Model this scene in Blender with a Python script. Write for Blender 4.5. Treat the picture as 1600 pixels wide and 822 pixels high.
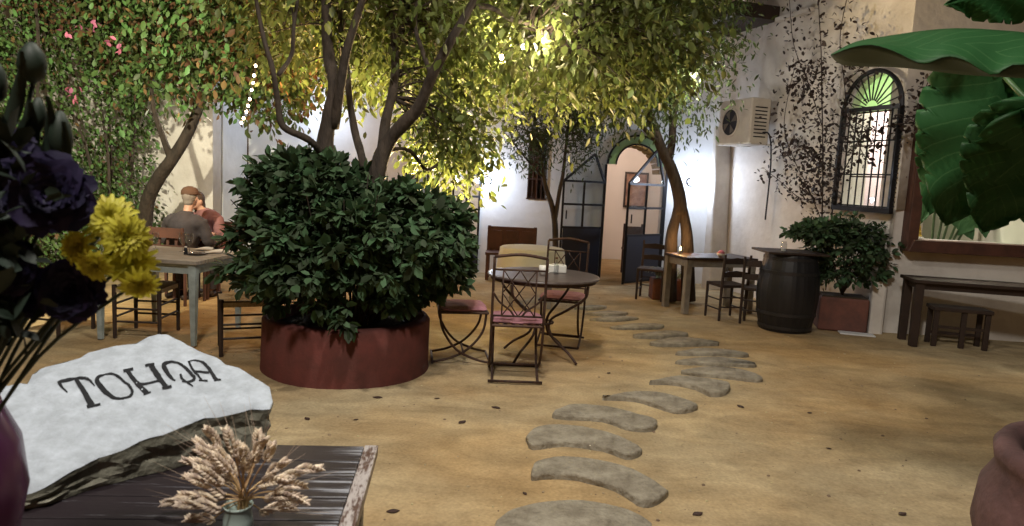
import bpy, bmesh, math, random
import numpy as np
from mathutils import Vector, Matrix, Euler, noise
random.seed(7)
rng = np.random.default_rng(11)
PI = math.pi
for o in list(bpy.data.objects): bpy.data.objects.remove(o)
sc = bpy.context.scene
C = sc.collection

# ------------------------------------------------------------------ camera
F = 1100.0; PW, PH = 1600.0, 822.0
CAMH = 1.6; PITCH = math.atan(131/1100); ROLL = math.radians(2.9)
fwd = Vector((0, math.cos(PITCH), -math.sin(PITCH)))
R0 = Vector((1, 0, 0)); U0 = Vector((0, math.sin(PITCH), math.cos(PITCH)))
RR = R0*math.cos(ROLL) + U0*math.sin(ROLL)
UU = U0*math.cos(ROLL) - R0*math.sin(ROLL)
CAM = Vector((0, 0, CAMH))
cd = bpy.data.cameras.new('camera'); cam = bpy.data.objects.new('camera', cd); C.objects.link(cam)
m = Matrix((( RR.x, UU.x, -fwd.x, CAM.x), (RR.y, UU.y, -fwd.y, CAM.y), (RR.z, UU.z, -fwd.z, CAM.z), (0, 0, 0, 1)))
cam.matrix_world = m
cd.sensor_width = 36; cd.lens = 36*F/PW
cd.clip_start = 0.05; cd.clip_end = 500
cd.dof.use_dof = True; cd.dof.focus_distance = 5.5; cd.dof.aperture_fstop = 24.75/5.0
sc.camera = cam

# ------------------------------------------------------------------ world and exposure (a night courtyard)
w = bpy.data.worlds.new('World'); sc.world = w; w.use_nodes = True
nt = w.node_tree; nt.nodes.clear()
sky = nt.nodes.new('ShaderNodeTexSky'); sky.sky_type = 'NISHITA'; sky.sun_disc = False
sky.sun_elevation = math.radians(1.0); sky.sun_rotation = math.radians(200)
bg = nt.nodes.new('ShaderNodeBackground'); bg.inputs['Strength'].default_value = 0.045
wo = nt.nodes.new('ShaderNodeOutputWorld')
nt.links.new(sky.outputs[0], bg.inputs[0]); nt.links.new(bg.outputs[0], wo.inputs[0])
sc.view_settings.view_transform = 'Standard'; sc.view_settings.look = 'None'
sc.view_settings.exposure = 0.12; sc.view_settings.gamma = 1.0
sc.render.engine = 'CYCLES'
cy = sc.cycles
cy.use_denoising = True; cy.max_bounces = 6; cy.diffuse_bounces = 3; cy.glossy_bounces = 3
cy.transmission_bounces = 5; cy.transparent_max_bounces = 6
cy.sample_clamp_indirect = 4.0; cy.caustics_reflective = False; cy.caustics_refractive = False

def ray(px, py):
    return fwd*F + RR*(px-PW/2) - UU*(py-PH/2)
def at(px, py, Y):
    d = ray(px, py); return CAM + d*(Y/d.y)
def atz(px, py, z=0.0):
    d = ray(px, py); return CAM + d*((z-CAMH)/d.z)

# ------------------------------------------------------------------ lights of the courtyard, some of them added
def point(name, loc, power, col, r=0.08):
    l = bpy.data.lights.new(name, 'POINT'); l.energy = power; l.color = col; l.shadow_soft_size = r
    o = bpy.data.objects.new(name, l); o.location = loc; C.objects.link(o); return o
def spot(name, loc, target, power, col, ang, r=0.06, blend=0.5):
    l = bpy.data.lights.new(name, 'SPOT'); l.energy = power; l.color = col; l.shadow_soft_size = r
    l.spot_size = math.radians(ang); l.spot_blend = blend
    o = bpy.data.objects.new(name, l); o.location = loc
    o.rotation_euler = (Vector(target)-Vector(loc)).to_track_quat('-Z', 'Y').to_euler(); C.objects.link(o); return o
WARM = (1.0, .70, .38); AMBER = (1.0, .55, .20); COOL = (.70, .81, 1.0); NEUT = (1.0, .90, .76)
LIGHTS = [
 spot('added_overhead_light', (-.1, 3.7, 5.2), (-.1, 3.6, 0), 470, (1.0, .93, .82), 150, .15, .5),  # added overhead lamp, out of view, lights the middle of the yard
 spot('added_rear_light', (-.8, -.6, 6.5), (.2, 4.4, 0), 1200, (1.0, .94, .85), 110, .35, .9),  # added lamp behind the camera, brightens foreground and yard
 spot('canopy_flood_light', (-.95, 7.35, 1.10), (.1, 6.3, 4.2), 1200, (1.0, .72, .34), 125, .08),
 point('canopy_string_light', (-.3, 7.3, 3.0), 210, (1.0, .78, .44), .1),
 point('garden_string_light', (-2.1, 8.2, 2.9), 130, (1.0, .52, .20), .15),
 spot('ivy_flood_light', (-3.9, 5.0, 3.0), (-6.6, 7.6, 2.6), 950, (1.0, .93, .68), 140, .05),
 point('back_wall_light', (-.48, 11.45, 1.55), 32, COOL, .05),
 point('door_wall_light', (2.92, 11.35, 1.7), 34, COOL, .05),
 point('added_tree_light', (2.15, 9.0, 2.95), 60, (1.0, .90, .78), .07),  # added lamp hidden in the tree, brightens wall and ground near the door
 point('left_wall_light', (-3.2, 11.3, 2.5), 28, COOL, .05),
]

# ------------------------------------------------------------------ materials
MATS = {}
def mat(name, col, rough=.7, metal=0.0, col2=None, nscale=6.0, ndetail=6, bump=0.0, bscale=60.0, spec=.4,
        rnd=0.0, trans=0.0, edge=(.35, .65), stretch=None, emit=None, estr=0.0, alpha=None, bdist=.01):
    if name in MATS: return MATS[name]
    M = bpy.data.materials.new(name); M.use_nodes = True; MATS[name] = M
    n = M.node_tree; L = n.links; b = n.nodes['Principled BSDF']
    b.inputs['Roughness'].default_value = rough; b.inputs['Metallic'].default_value = metal
    b.inputs['Specular IOR Level'].default_value = spec
    b.inputs['Base Color'].default_value = (*col, 1)
    tc = n.nodes.new('ShaderNodeTexCoord'); vec = tc.outputs['Object']
    if stretch:
        mp = n.nodes.new('ShaderNodeMapping'); mp.inputs['Scale'].default_value = stretch
        L.new(vec, mp.inputs[0]); vec = mp.outputs[0]
    src = None
    if col2:
        t = n.nodes.new('ShaderNodeTexNoise'); t.inputs['Scale'].default_value = nscale; t.inputs['Detail'].default_value = ndetail
        t.inputs['Roughness'].default_value = .65
        L.new(vec, t.inputs['Vector'])
        cr = n.nodes.new('ShaderNodeValToRGB'); cr.color_ramp.elements[0].position = edge[0]; cr.color_ramp.elements[1].position = edge[1]
        cr.color_ramp.elements[0].color = (*col, 1); cr.color_ramp.elements[1].color = (*col2, 1)
        L.new(t.outputs[0], cr.inputs[0]); src = cr.outputs[0]
    if rnd:
        g = n.nodes.new('ShaderNodeNewGeometry'); hs = n.nodes.new('ShaderNodeHueSaturation')
        mr = n.nodes.new('ShaderNodeMapRange'); mr.inputs[3].default_value = 1-rnd; mr.inputs[4].default_value = 1+rnd
        mh = n.nodes.new('ShaderNodeMapRange'); mh.inputs[3].default_value = .5-.05*rnd; mh.inputs[4].default_value = .5+.05*rnd
        L.new(g.outputs['Random Per Island'], mr.inputs[0]); L.new(g.outputs['Random Per Island'], mh.inputs[0])
        L.new(mr.outputs[0], hs.inputs['Value']); L.new(mh.outputs[0], hs.inputs['Hue'])
        if src: L.new(src, hs.inputs['Color'])
        else: hs.inputs['Color'].default_value = (*col, 1)
        src = hs.outputs[0]
    if src: L.new(src, b.inputs['Base Color'])
    if bump:
        t2 = n.nodes.new('ShaderNodeTexNoise'); t2.inputs['Scale'].default_value = bscale; t2.inputs['Detail'].default_value = 5
        L.new(vec, t2.inputs['Vector'])
        bp = n.nodes.new('ShaderNodeBump'); bp.inputs['Strength'].default_value = bump; bp.inputs['Distance'].default_value = bdist
        L.new(t2.outputs[0], bp.inputs['Height']); L.new(bp.outputs[0], b.inputs['Normal'])
    if trans:
        tr = n.nodes.new('ShaderNodeBsdfTranslucent'); mx = n.nodes.new('ShaderNodeMixShader'); mx.inputs[0].default_value = trans
        if src: L.new(src, tr.inputs[0])
        else: tr.inputs[0].default_value = (*col, 1)
        out = n.nodes['Material Output']
        L.new(b.outputs[0], mx.inputs[1]); L.new(tr.outputs[0], mx.inputs[2]); L.new(mx.outputs[0], out.inputs[0])
    if emit:
        b.inputs['Emission Color'].default_value = (*emit, 1); b.inputs['Emission Strength'].default_value = estr
    return M
def glass(name, col=(1, 1, 1), rough=.02, lo=.035):
    if name in MATS: return MATS[name]
    M = bpy.data.materials.new(name); M.use_nodes = True; MATS[name] = M
    n = M.node_tree; L = n.links; n.nodes.remove(n.nodes['Principled BSDF'])
    g = n.nodes.new('ShaderNodeBsdfGlossy'); g.inputs['Roughness'].default_value = rough
    t = n.nodes.new('ShaderNodeBsdfTransparent'); t.inputs[0].default_value = (*col, 1)
    lw = n.nodes.new('ShaderNodeLayerWeight'); lw.inputs[0].default_value = .5
    pw = n.nodes.new('ShaderNodeMath'); pw.operation = 'POWER'; pw.inputs[1].default_value = 4; L.new(lw.outputs['Facing'], pw.inputs[0])
    fr = n.nodes.new('ShaderNodeMath'); fr.operation = 'MULTIPLY_ADD'; fr.inputs[1].default_value = .6; fr.inputs[2].default_value = lo; L.new(pw.outputs[0], fr.inputs[0])
    mx = n.nodes.new('ShaderNodeMixShader')
    L.new(fr.outputs[0], mx.inputs[0]); L.new(t.outputs[0], mx.inputs[1]); L.new(g.outputs[0], mx.inputs[2])
    L.new(mx.outputs[0], n.nodes['Material Output'].inputs[0])
    return M

sand = mat('sand', (.50, .40, .245), .95, col2=(.36, .27, .155), nscale=1.3, ndetail=9, bump=.75, bscale=9, spec=.12, bdist=.03)
# finer stain and pebble variation for the sand
def enrich_sand(M):
    n = M.node_tree; L = n.links; b = n.nodes['Principled BSDF']
    old = b.inputs['Base Color'].links[0].from_socket
    tc = n.nodes['Texture Coordinate']
    t = n.nodes.new('ShaderNodeTexNoise'); t.inputs['Scale'].default_value = 55; t.inputs['Detail'].default_value = 8
    L.new(tc.outputs['Object'], t.inputs['Vector'])
    mr = n.nodes.new('ShaderNodeMapRange'); mr.inputs[1].default_value = .3; mr.inputs[2].default_value = .7
    mr.inputs[3].default_value = .84; mr.inputs[4].default_value = 1.12
    L.new(t.outputs[0], mr.inputs[0])
    t3 = n.nodes.new('ShaderNodeTexNoise'); t3.inputs['Scale'].default_value = .45; t3.inputs['Detail'].default_value = 4
    L.new(tc.outputs['Object'], t3.inputs['Vector'])
    cr = n.nodes.new('ShaderNodeValToRGB'); cr.color_ramp.elements[0].position = .40; cr.color_ramp.elements[1].position = .64
    cr.color_ramp.elements[0].color = (1, 1, 1, 1); cr.color_ramp.elements[1].color = (.95, .80, .62, 1)
    L.new(t3.outputs[0], cr.inputs[0])
    m1 = n.nodes.new('ShaderNodeMix'); m1.data_type = 'RGBA'; m1.blend_type = 'MULTIPLY'; m1.inputs[0].default_value = 1
    L.new(old, m1.inputs[6]); L.new(cr.outputs[0], m1.inputs[7])
    vm = n.nodes.new('ShaderNodeVectorMath'); vm.operation = 'SCALE'
    L.new(m1.outputs[2], vm.inputs[0]); L.new(mr.outputs[0], vm.inputs['Scale'])
    t5 = n.nodes.new('ShaderNodeTexNoise'); t5.inputs['Scale'].default_value = 3.2; t5.inputs['Detail'].default_value = 7; t5.inputs['Distortion'].default_value = .8
    mpp = n.nodes.new('ShaderNodeMapping'); mpp.inputs['Scale'].default_value = (.6, 1.3, 1); L.new(tc.outputs['Object'], mpp.inputs[0]); L.new(mpp.outputs[0], t5.inputs['Vector'])
    m5 = n.nodes.new('ShaderNodeMapRange'); m5.inputs[1].default_value = .35; m5.inputs[2].default_value = .65; m5.inputs[3].default_value = .78; m5.inputs[4].default_value = 1.08; L.new(t5.outputs[0], m5.inputs[0])
    mm = n.nodes.new('ShaderNodeMath'); mm.operation = 'MULTIPLY'; L.new(m5.outputs[0], mm.inputs[0]); L.new(mr.outputs[0], mm.inputs[1]); L.new(mm.outputs[0], vm.inputs['Scale'])
    # darker specks of grit
    v = n.nodes.new('ShaderNodeTexVoronoi'); v.inputs['Scale'].default_value = 15; v.inputs['Randomness'].default_value = 1
    L.new(tc.outputs['Object'], v.inputs['Vector'])
    m2 = n.nodes.new('ShaderNodeMapRange'); m2.inputs[1].default_value = .03; m2.inputs[2].default_value = .06
    m2.inputs[3].default_value = .45; m2.inputs[4].default_value = 1
    L.new(v.outputs[0], m2.inputs[0])
    vm2 = n.nodes.new('ShaderNodeVectorMath'); vm2.operation = 'SCALE'
    L.new(vm.outputs[0], vm2.inputs[0]); L.new(m2.outputs[0], vm2.inputs['Scale'])
    L.new(vm2.outputs[0], b.inputs['Base Color'])
enrich_sand(sand)
plaster = mat('plaster', (.74, .705, .66), .9, col2=(.56, .52, .475), nscale=1.6, ndetail=10, bump=.5, bscale=9, spec=.2, bdist=.02)
plaster_w = mat('plaster_white', (.76, .76, .76), .9, col2=(.66, .66, .66), nscale=2.0, bump=.4, bscale=8, spec=.2, bdist=.02)
plaster_p = mat('plaster_inside', (.72, .63, .56), .9, bump=.2, bscale=8)
redpaint = mat('red_masonry', (.155, .045, .038), .85, col2=(.10, .036, .030), nscale=4, bump=.4, bscale=40, spec=.25)
soil = mat('soil', (.05, .035, .022), .95, bump=.8, bscale=50)
bark = mat('bark', (.065, .048, .036), .9, col2=(.03, .023, .018), nscale=14, bump=1, bscale=35, stretch=(1, 1, .3), bdist=.02)
leaf_y = mat('leaf_canopy', (.125, .155, .045), .5, rnd=.5, trans=.40, spec=.35)
leaf_d = mat('leaf_shrub', (.044, .080, .034), .7, rnd=.6, trans=.15, spec=.4)
leaf_i = mat('leaf_ivy', (.105, .17, .05), .5, rnd=.7, trans=.3)
leaf_r = mat('leaf_dry_ivy', (.18, .10, .045), .6, rnd=.5, trans=.3)
leaf_o = mat('leaf_small_tree', (.06, .085, .03), .5, rnd=.4, trans=.25)
leaf_c = mat('leaf_climber', (.035, .022, .020), .6, rnd=.4, trans=.1)
pink = mat('pink_petal', (.30, .09, .15), .6, rnd=.3, trans=.3)
iron = mat('black_iron', (.022, .022, .026), .5, .6, spec=.5)
iron_r = mat('rusty_iron', (.045, .030, .026), .6, .5, col2=(.09, .045, .03), nscale=30)
dpanel = mat('door_panel', (.018, .020, .034), .45)
wood_d = mat('dark_wood', (.055, .030, .018), .55, col2=(.028, .016, .011), nscale=5, stretch=(1, 10, 1), bump=.3, bscale=20)
wood_k = mat('black_wood', (.022, .013, .010), .6, col2=(.035, .02, .014), nscale=8)
wood_r = mat('red_brown_wood', (.11, .045, .03), .55, col2=(.06, .028, .02), nscale=5, stretch=(1, 8, 1))
wood_b = mat('blue_grey_paint', (.34, .40, .40), .6, col2=(.22, .26, .25), nscale=9, bump=.2, bscale=30)
wood_g = mat('grey_wood', (.30, .27, .22), .75, col2=(.20, .17, .14), nscale=7, stretch=(1, 6, 1), bump=.3, bscale=30)
rush = mat('rush_weave', (.42, .33, .19), .9, col2=(.28, .20, .10), nscale=40, stretch=(1, 8, 1), bump=.6, bscale=60)
cushion = mat('pink_cushion', (.40, .19, .23), .9, col2=(.30, .13, .17), nscale=20, bump=.3, bscale=90)
stone_g = mat('stepping_stone', (.37, .33, .255), .9, col2=(.20, .17, .125), nscale=9, ndetail=12, bump=1.0, bscale=30, bdist=.02)
terra = mat('terracotta', (.18, .072, .052), .8, col2=(.11, .05, .04), nscale=5, bump=.2, bscale=30)
terra_p = mat('dusty_pot', (.15, .075, .07), .8, col2=(.08, .04, .038), nscale=6, bump=.5, bscale=30)
white = mat('white_ceramic', (.78, .77, .73), .35)
cloth = mat('napkin_cloth', (.62, .60, .55), .9, bump=.2, bscale=90)
acpaint = mat('beige_metal', (.55, .50, .42), .5, col2=(.45, .40, .34), nscale=4)
rustb = mat('rust', (.16, .06, .03), .8, col2=(.09, .035, .02), nscale=9)
clear = glass('clear_glass', (.86, .88, .90), lo=.14)
window_glass = glass('window_glass', (.90, .92, .93))
green_glass = mat('green_window_glass', (.50, .66, .44), .3, trans=.75)
brick_y = mat('yellow_brick', (.46, .34, .14), .9, col2=(.36, .25, .10), nscale=12, bump=.4)
sock = mat('added_lamp_glow', (.9, .9, .9), .5, emit=(1, .95, .88), estr=22)  # emission for the added lanterns
glow_c = mat('cool_lamp_glow', (.9, .9, .9), .5, emit=(.75, .86, 1), estr=60)
bulb_w = mat('warm_bulb_glow', (.9, .9, .9), .5, emit=(1, .72, .42), estr=45)

# ------------------------------------------------------------------ helpers
def setp(o, label=None, cat=None, group=None, kind=None):
    if label: o['label'] = label
    if cat: o['category'] = cat
    if group: o['group'] = group
    if kind: o['kind'] = kind
    return o
def thing(name, label, cat, loc=(0, 0, 0), rz=0.0, group=None):
    o = bpy.data.objects.new(name, None); o.empty_display_size = .1; C.objects.link(o)
    o.location = loc; o.rotation_euler = (0, 0, rz)
    return setp(o, label, cat, group)
CH = {}
def link_mesh(name, me, material, parent=None, world=False, smooth=False, bevel=0, label=None):
    o = bpy.data.objects.new(name, me); C.objects.link(o)
    if material: me.materials.clear(); me.materials.append(material)
    if smooth:
        me.polygons.foreach_set('use_smooth', [True]*len(me.polygons))
    if parent is not None:
        o.parent = parent; CH.setdefault(parent.name, []).append(o)
        if world:
            mw = Matrix.Identity(4); p = parent; chain = []
            while p is not None: chain.append(p); p = p.parent
            for q in reversed(chain):
                mw = mw @ Matrix.LocRotScale(q.location, q.rotation_euler, q.scale)
            o.matrix_local = mw.inverted()
    if bevel:
        b = o.modifiers.new('bevel', 'BEVEL'); b.width = bevel; b.segments = 2; b.limit_method = 'ANGLE'
    if label: o['label'] = label
    return o
class MB:
    def __init__(s): s.v = []; s.f = []
    def add(s, vs, fs):
        k = len(s.v); s.v += [tuple(x) for x in vs]; s.f += [tuple(i+k for i in f) for f in fs]; return s
    def box(s, c, size, rot=(0, 0, 0), M=None):
        x, y, z = size[0]/2, size[1]/2, size[2]/2
        E = Euler(rot).to_matrix(); c = Vector(c)
        vs = [c + E @ Vector((a*x, b*y, d*z)) for a in (-1, 1) for b in (-1, 1) for d in (-1, 1)]
        if M: vs = [M @ v for v in vs]
        return s.add(vs, [(0, 1, 3, 2), (4, 6, 7, 5), (0, 4, 5, 1), (2, 3, 7, 6), (0, 2, 6, 4), (1, 5, 7, 3)])
    def bar(s, a, b, w, h=None):
        a = Vector(a); b = Vector(b); h = h or w; d = b-a; L = d.length
        q = d.to_track_quat('Z', 'Y').to_matrix()
        vs = [a + q @ Vector((sx*w/2, sy*h/2, t*L)) for t in (0, 1) for sx, sy in ((-1, -1), (1, -1), (1, 1), (-1, 1))]
        return s.add(vs, [(3, 2, 1, 0), (4, 5, 6, 7)]+[(i, (i+1) % 4, 4+(i+1) % 4, 4+i) for i in range(4)])
    def tube(s, pts, r, n=8, cap=True):
        pts = [Vector(p) for p in pts]; N = len(pts)
        rs = r if isinstance(r, (list, tuple)) else [r]*N
        vs = []; up = None
        for i, p in enumerate(pts):
            d = (pts[min(i+1, N-1)]-pts[max(i-1, 0)])
            if d.length < 1e-9: d = Vector((0, 0, 1))
            d.normalize()
            if up is None:
                up = Vector((0, 0, 1)) if abs(d.z) < .9 else Vector((1, 0, 0))
            a = d.cross(up)
            if a.length < 1e-6: a = d.orthogonal()
            a.normalize(); b = a.cross(d).normalized(); up = b
            for k in range(n):
                t = 2*PI*k/n; vs.append(p + a*math.cos(t)*rs[i] + b*math.sin(t)*rs[i])
        fs = [(i*n+k, i*n+(k+1) % n, (i+1)*n+(k+1) % n, (i+1)*n+k) for i in range(N-1) for k in range(n)]
        if cap: fs += [tuple(range(n))[::-1], tuple((N-1)*n+k for k in range(n))]
        return s.add(vs, fs)
    def lathe(s, prof, n=32, c=(0, 0, 0), M=None, cap=True, wob=0.0):
        vs = []; c = Vector(c)
        for i, (r, z) in enumerate(prof):
            for k in range(n):
                t = 2*PI*k/n; rr = r*(1+wob*noise.noise(Vector((math.cos(t)*1.5, math.sin(t)*1.5, z*3))))
                vs.append(c + Vector((rr*math.cos(t), rr*math.sin(t), z)))
        if M: vs = [M @ v for v in vs]
        N = len(prof)
        fs = [(i*n+k, i*n+(k+1) % n, (i+1)*n+(k+1) % n, (i+1)*n+k) for i in range(N-1) for k in range(n)]
        if cap: fs += [tuple(range(n))[::-1], tuple((N-1)*n+k for k in range(n))]
        return s.add(vs, fs)
    def ell(s, c, r, n=12, M=None):
        prof = [(math.sin(PI*i/n), -math.cos(PI*i/n)) for i in range(n+1)]
        prof[0] = (.001, -1); prof[-1] = (.001, 1)
        T = Matrix.LocRotScale(Vector(c), None, Vector(r))
        if M is not None: T = Matrix.Translation(Vector(c)) @ M.to_4x4() @ Matrix.Diagonal((*r, 1))
        return s.lathe(prof, n=max(8, n), M=T)
    def prism(s, poly, z0, z1, M=None):
        n = len(poly); vs = [Vector((x, y, z0)) for x, y in poly]+[Vector((x, y, z1)) for x, y in poly]
        if M: vs = [M @ v for v in vs]
        return s.add(vs, [tuple(range(n))[::-1], tuple(range(n, 2*n))]+[(i, (i+1) % n, n+(i+1) % n, n+i) for i in range(n)])
    def mesh(s, name='mesh'):
        me = bpy.data.meshes.new(name); me.from_pydata([tuple(v) for v in s.v], [], s.f); me.validate(); me.update(); return me
    def build(s, name, material, parent=None, world=False, smooth=False, bevel=0, label=None):
        me = s.mesh(name)
        bm = bmesh.new(); bm.from_mesh(me); bmesh.ops.recalc_face_normals(bm, faces=bm.faces); bm.to_mesh(me); bm.free()
        return link_mesh(name, me, material, parent, world, smooth, bevel, label)
def catmull(pts, k=6):
    P = [Vector(p) for p in pts]; P = [2*P[0]-P[1]]+P+[2*P[-1]-P[-2]]; out = []
    for i in range(1, len(P)-2):
        a, b, c, d = P[i-1:i+3]
        for j in range(k):
            t = j/k; out.append(.5*((2*b)+(c-a)*t+(2*a-5*b+4*c-d)*t*t+(3*b-a-3*c+d)*t**3))
    out.append(P[-2]); return out
def lerp_list(r, n):
    out = []
    for i in range(n):
        t = i/(n-1)*(len(r)-1); k = min(int(t), len(r)-2); out.append(r[k]*(1-(t-k))+r[k+1]*(t-k))
    return out
def flat_mesh(outlines, depth, bevel=0.0):
    cu = bpy.data.curves.new('outline', 'CURVE'); cu.dimensions = '2D'; cu.fill_mode = 'BOTH'; cu.extrude = depth/2
    cu.bevel_depth = bevel; cu.bevel_resolution = 1
    for pts in outlines:
        sp = cu.splines.new('POLY'); sp.points.add(len(pts)-1)
        for i, p in enumerate(pts): sp.points[i].co = (p[0], p[1], 0, 1)
        sp.use_cyclic_u = True
    o = bpy.data.objects.new('outline_tmp', cu)
    me = bpy.data.meshes.new_from_object(o); bpy.data.objects.remove(o); bpy.data.curves.remove(cu); return me
def xform(me, M): me.transform(M); me.update(); return me
def wall_mesh(p0, p1, z0, z1, thick, openings=()):
    """wall along p0->p1; openings are outlines in (metres along, height); thickness goes to the left of the direction"""
    p0 = Vector((*p0, 0)); p1 = Vector((*p1, 0)); L = (p1-p0).length; d = (p1-p0)/L; nrm = Vector((-d.y, d.x, 0))
    me = flat_mesh([[(0, z0), (L, z0), (L, z1), (0, z1)]]+[list(o) for o in openings], thick)
    M = Matrix(((d.x, 0, nrm.x, p0.x+nrm.x*thick/2), (d.y, 0, nrm.y, p0.y+nrm.y*thick/2), (0, 1, 0, 0), (0, 0, 0, 1)))
    return xform(me, M)
def frame_M(p0, p1, off=0.0):
    p0 = Vector((*p0, 0)); p1 = Vector((*p1, 0)); d = (p1-p0).normalized(); nrm = Vector((-d.y, d.x, 0))
    return Matrix(((d.x, 0, nrm.x, p0.x+nrm.x*off), (d.y, 0, nrm.y, p0.y+nrm.y*off), (0, 1, 0, 0), (0, 0, 0, 1)))
def arch(s0, s1, z0, zs, n=16):
    r = (s1-s0)/2; c = (s0+s1)/2
    return [(s0, z0), (s1, z0)]+[(c+r*math.cos(PI*i/n), zs+r*math.sin(PI*i/n)) for i in range(n+1)]
def copy_tree(o, parent=None):
    c = o.copy(); C.objects.link(c)
    if parent is not None: c.parent = parent
    for ch in CH.get(o.name, []):
        cc = copy_tree(ch, c)
        CH.setdefault(c.name, []).append(cc)
    return c
def copy_thing(o, loc, rz, label, scale=None):
    c = copy_tree(o); c.location = loc; c.rotation_euler = (0, 0, rz); c['label'] = label
    if scale: c.scale = scale
    return c

# leaves: a vectorised builder; every leaf is a small folded blade
TEMPL = {
 'lance': (np.array([[0, 0, 0], [.35, .16, .03], [.70, .12, .02], [1, 0, -.06], [.70, -.12, .02], [.35, -.16, .03], [.35, 0, -.01], [.7, 0, -.02]]),
           [(0, 6, 1), (1, 6, 7, 2), (2, 7, 3), (0, 5, 6), (5, 4, 7, 6), (4, 3, 7)]),
 'oval': (np.array([[0, 0, 0], [.30, .24, .05], [.68, .25, .04], [1, 0, -.08], [.68, -.25, .04], [.30, -.24, .05], [.3, 0, 0], [.68, 0, -.02]]),
           [(0, 6, 1), (1, 6, 7, 2), (2, 7, 3), (0, 5, 6), (5, 4, 7, 6), (4, 3, 7)]),
 'tiny': (np.array([[0, 0, 0], [.5, .28, .05], [1, 0, -.05], [.5, -.28, .05]]), [(0, 2, 1), (0, 3, 2)]),
}
def leaves(name, pos, direc, length, material, parent=None, shape='lance', world=True, label=None, flat=0.6):
    T, Fc = TEMPL[shape]; pos = np.asarray(pos, float); N = len(pos)
    d = np.asarray(direc, float); d /= (np.linalg.norm(d, axis=1, keepdims=True)+1e-9)
    up = rng.normal(size=(N, 3))*flat; up[:, 2] += 1
    s = np.cross(up, d); s /= (np.linalg.norm(s, axis=1, keepdims=True)+1e-9)
    nn = np.cross(d, s)
    length = np.broadcast_to(np.asarray(length, float), (N,))[:, None, None]
    V = pos[:, None, :] + length*(T[None, :, 0:1]*d[:, None, :] + T[None, :, 1:2]*s[:, None, :] + T[None, :, 2:3]*nn[:, None, :])
    nv = len(T); V = V.reshape(-1, 3)
    loops = []; sizes = []
    for f in Fc: loops += list(f); sizes.append(len(f))
    loops = np.array(loops); sizes = np.array(sizes)
    allL = (loops[None, :] + (np.arange(N)*nv)[:, None]).reshape(-1)
    allS = np.tile(sizes, N); starts = np.concatenate([[0], np.cumsum(allS)[:-1]])
    me = bpy.data.meshes.new(name)
    me.vertices.add(len(V)); me.vertices.foreach_set('co', V.reshape(-1))
    me.loops.add(len(allL)); me.loops.foreach_set('vertex_index', allL.astype(np.int32))
    me.polygons.add(len(allS)); me.polygons.foreach_set('loop_start', starts.astype(np.int32))
    me.update(calc_edges=True); me.validate()
    me.polygons.foreach_set('use_smooth', np.ones(len(me.polygons), bool))
    return link_mesh(name, me, material, parent, world, label=label)
def ell_clumps(cs, n, shell=.45):
    """n clump centres in ellipsoids [(centre, radii, weight)], denser near the surface"""
    out = []; wts = np.array([c[2] for c in cs], float); wts /= wts.sum()
    idx = rng.choice(len(cs), size=n, p=wts)
    for i in idx:
        c, r, _ = cs[i]; d = rng.normal(size=3); d /= np.linalg.norm(d)
        rad = shell + (1-shell)*rng.random()**.6
        rad *= 1 + .25*noise.noise(Vector(d*2.2+np.array(c)))
        out.append(np.array(c)+d*rad*np.array(r))
    return np.array(out)
def clump_leaves(cl, per, spread, down=.6, outward=None):
    N = len(cl)*per
    off = rng.normal(size=(N, 3))*spread
    pos = np.repeat(cl, per, axis=0)+off
    d = rng.normal(size=(N, 3))*.6 + off/(np.linalg.norm(off, axis=1, keepdims=True)+1e-6)*.6
    d[:, 2] -= down
    return pos, d
#=====SETTING
# ------------------------------------------------------------------ ground
def gz(x, y):
    if not (abs(x) < 8.6 and -.5 < y < 13): return -.004
    return min(.012*noise.noise(Vector((x*.9, y*.9, 0)))+.007*noise.noise(Vector((x*2.7, y*2.7, 5))), .006)-.004
def ground():
    xs = np.concatenate([np.linspace(-60, -9, 12), np.linspace(-8.6, 8.6, 130), np.linspace(9, 60, 12)])
    ys = np.concatenate([np.linspace(-40, -1, 8), np.linspace(0, 13, 110), np.linspace(14, 80, 10)])
    vs = []
    for y in ys:
        for x in xs:
            vs.append((x, y, gz(x, y)))
    n = len(xs)
    fs = [(j*n+i, j*n+i+1, (j+1)*n+i+1, (j+1)*n+i) for j in range(len(ys)-1) for i in range(n-1)]
    b = MB(); b.add(vs, fs); o = b.build('ground', sand, smooth=True)
    setp(o, 'compacted ochre sand floor of the courtyard', 'ground', kind='structure')
ground()

# ------------------------------------------------------------------ back building
WB0, WB1 = (-4.5, 11.9), (3.3, 11.9)      # back wall, s = x+4.5
hb = thing('courtyard_building', 'whitewashed building closing the back of the courtyard, with arched doorway', 'building', (-.6, 11.9, 0))
DX0, DX1 = 1.50, 2.50
ops = [arch(DX0+4.5, DX1+4.5, -.2, 1.93), arch(-1.45+4.5, -.62+4.5, -.2, 1.9),
       [(.20+4.5, 1.28), (.50+4.5, 1.28), (.50+4.5, 2.35), (.20+4.5, 2.35)]]
link_mesh('wall', wall_mesh(WB0, WB1, -.2, 5.2, .35, ops), plaster_w, hb, True)
# side return joining the left wall
b = MB(); b.box((-4.62, 11.4, 2.5), (.2, .98, 5.4)); b.build('side_wall', plaster_w, hb, True)
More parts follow.
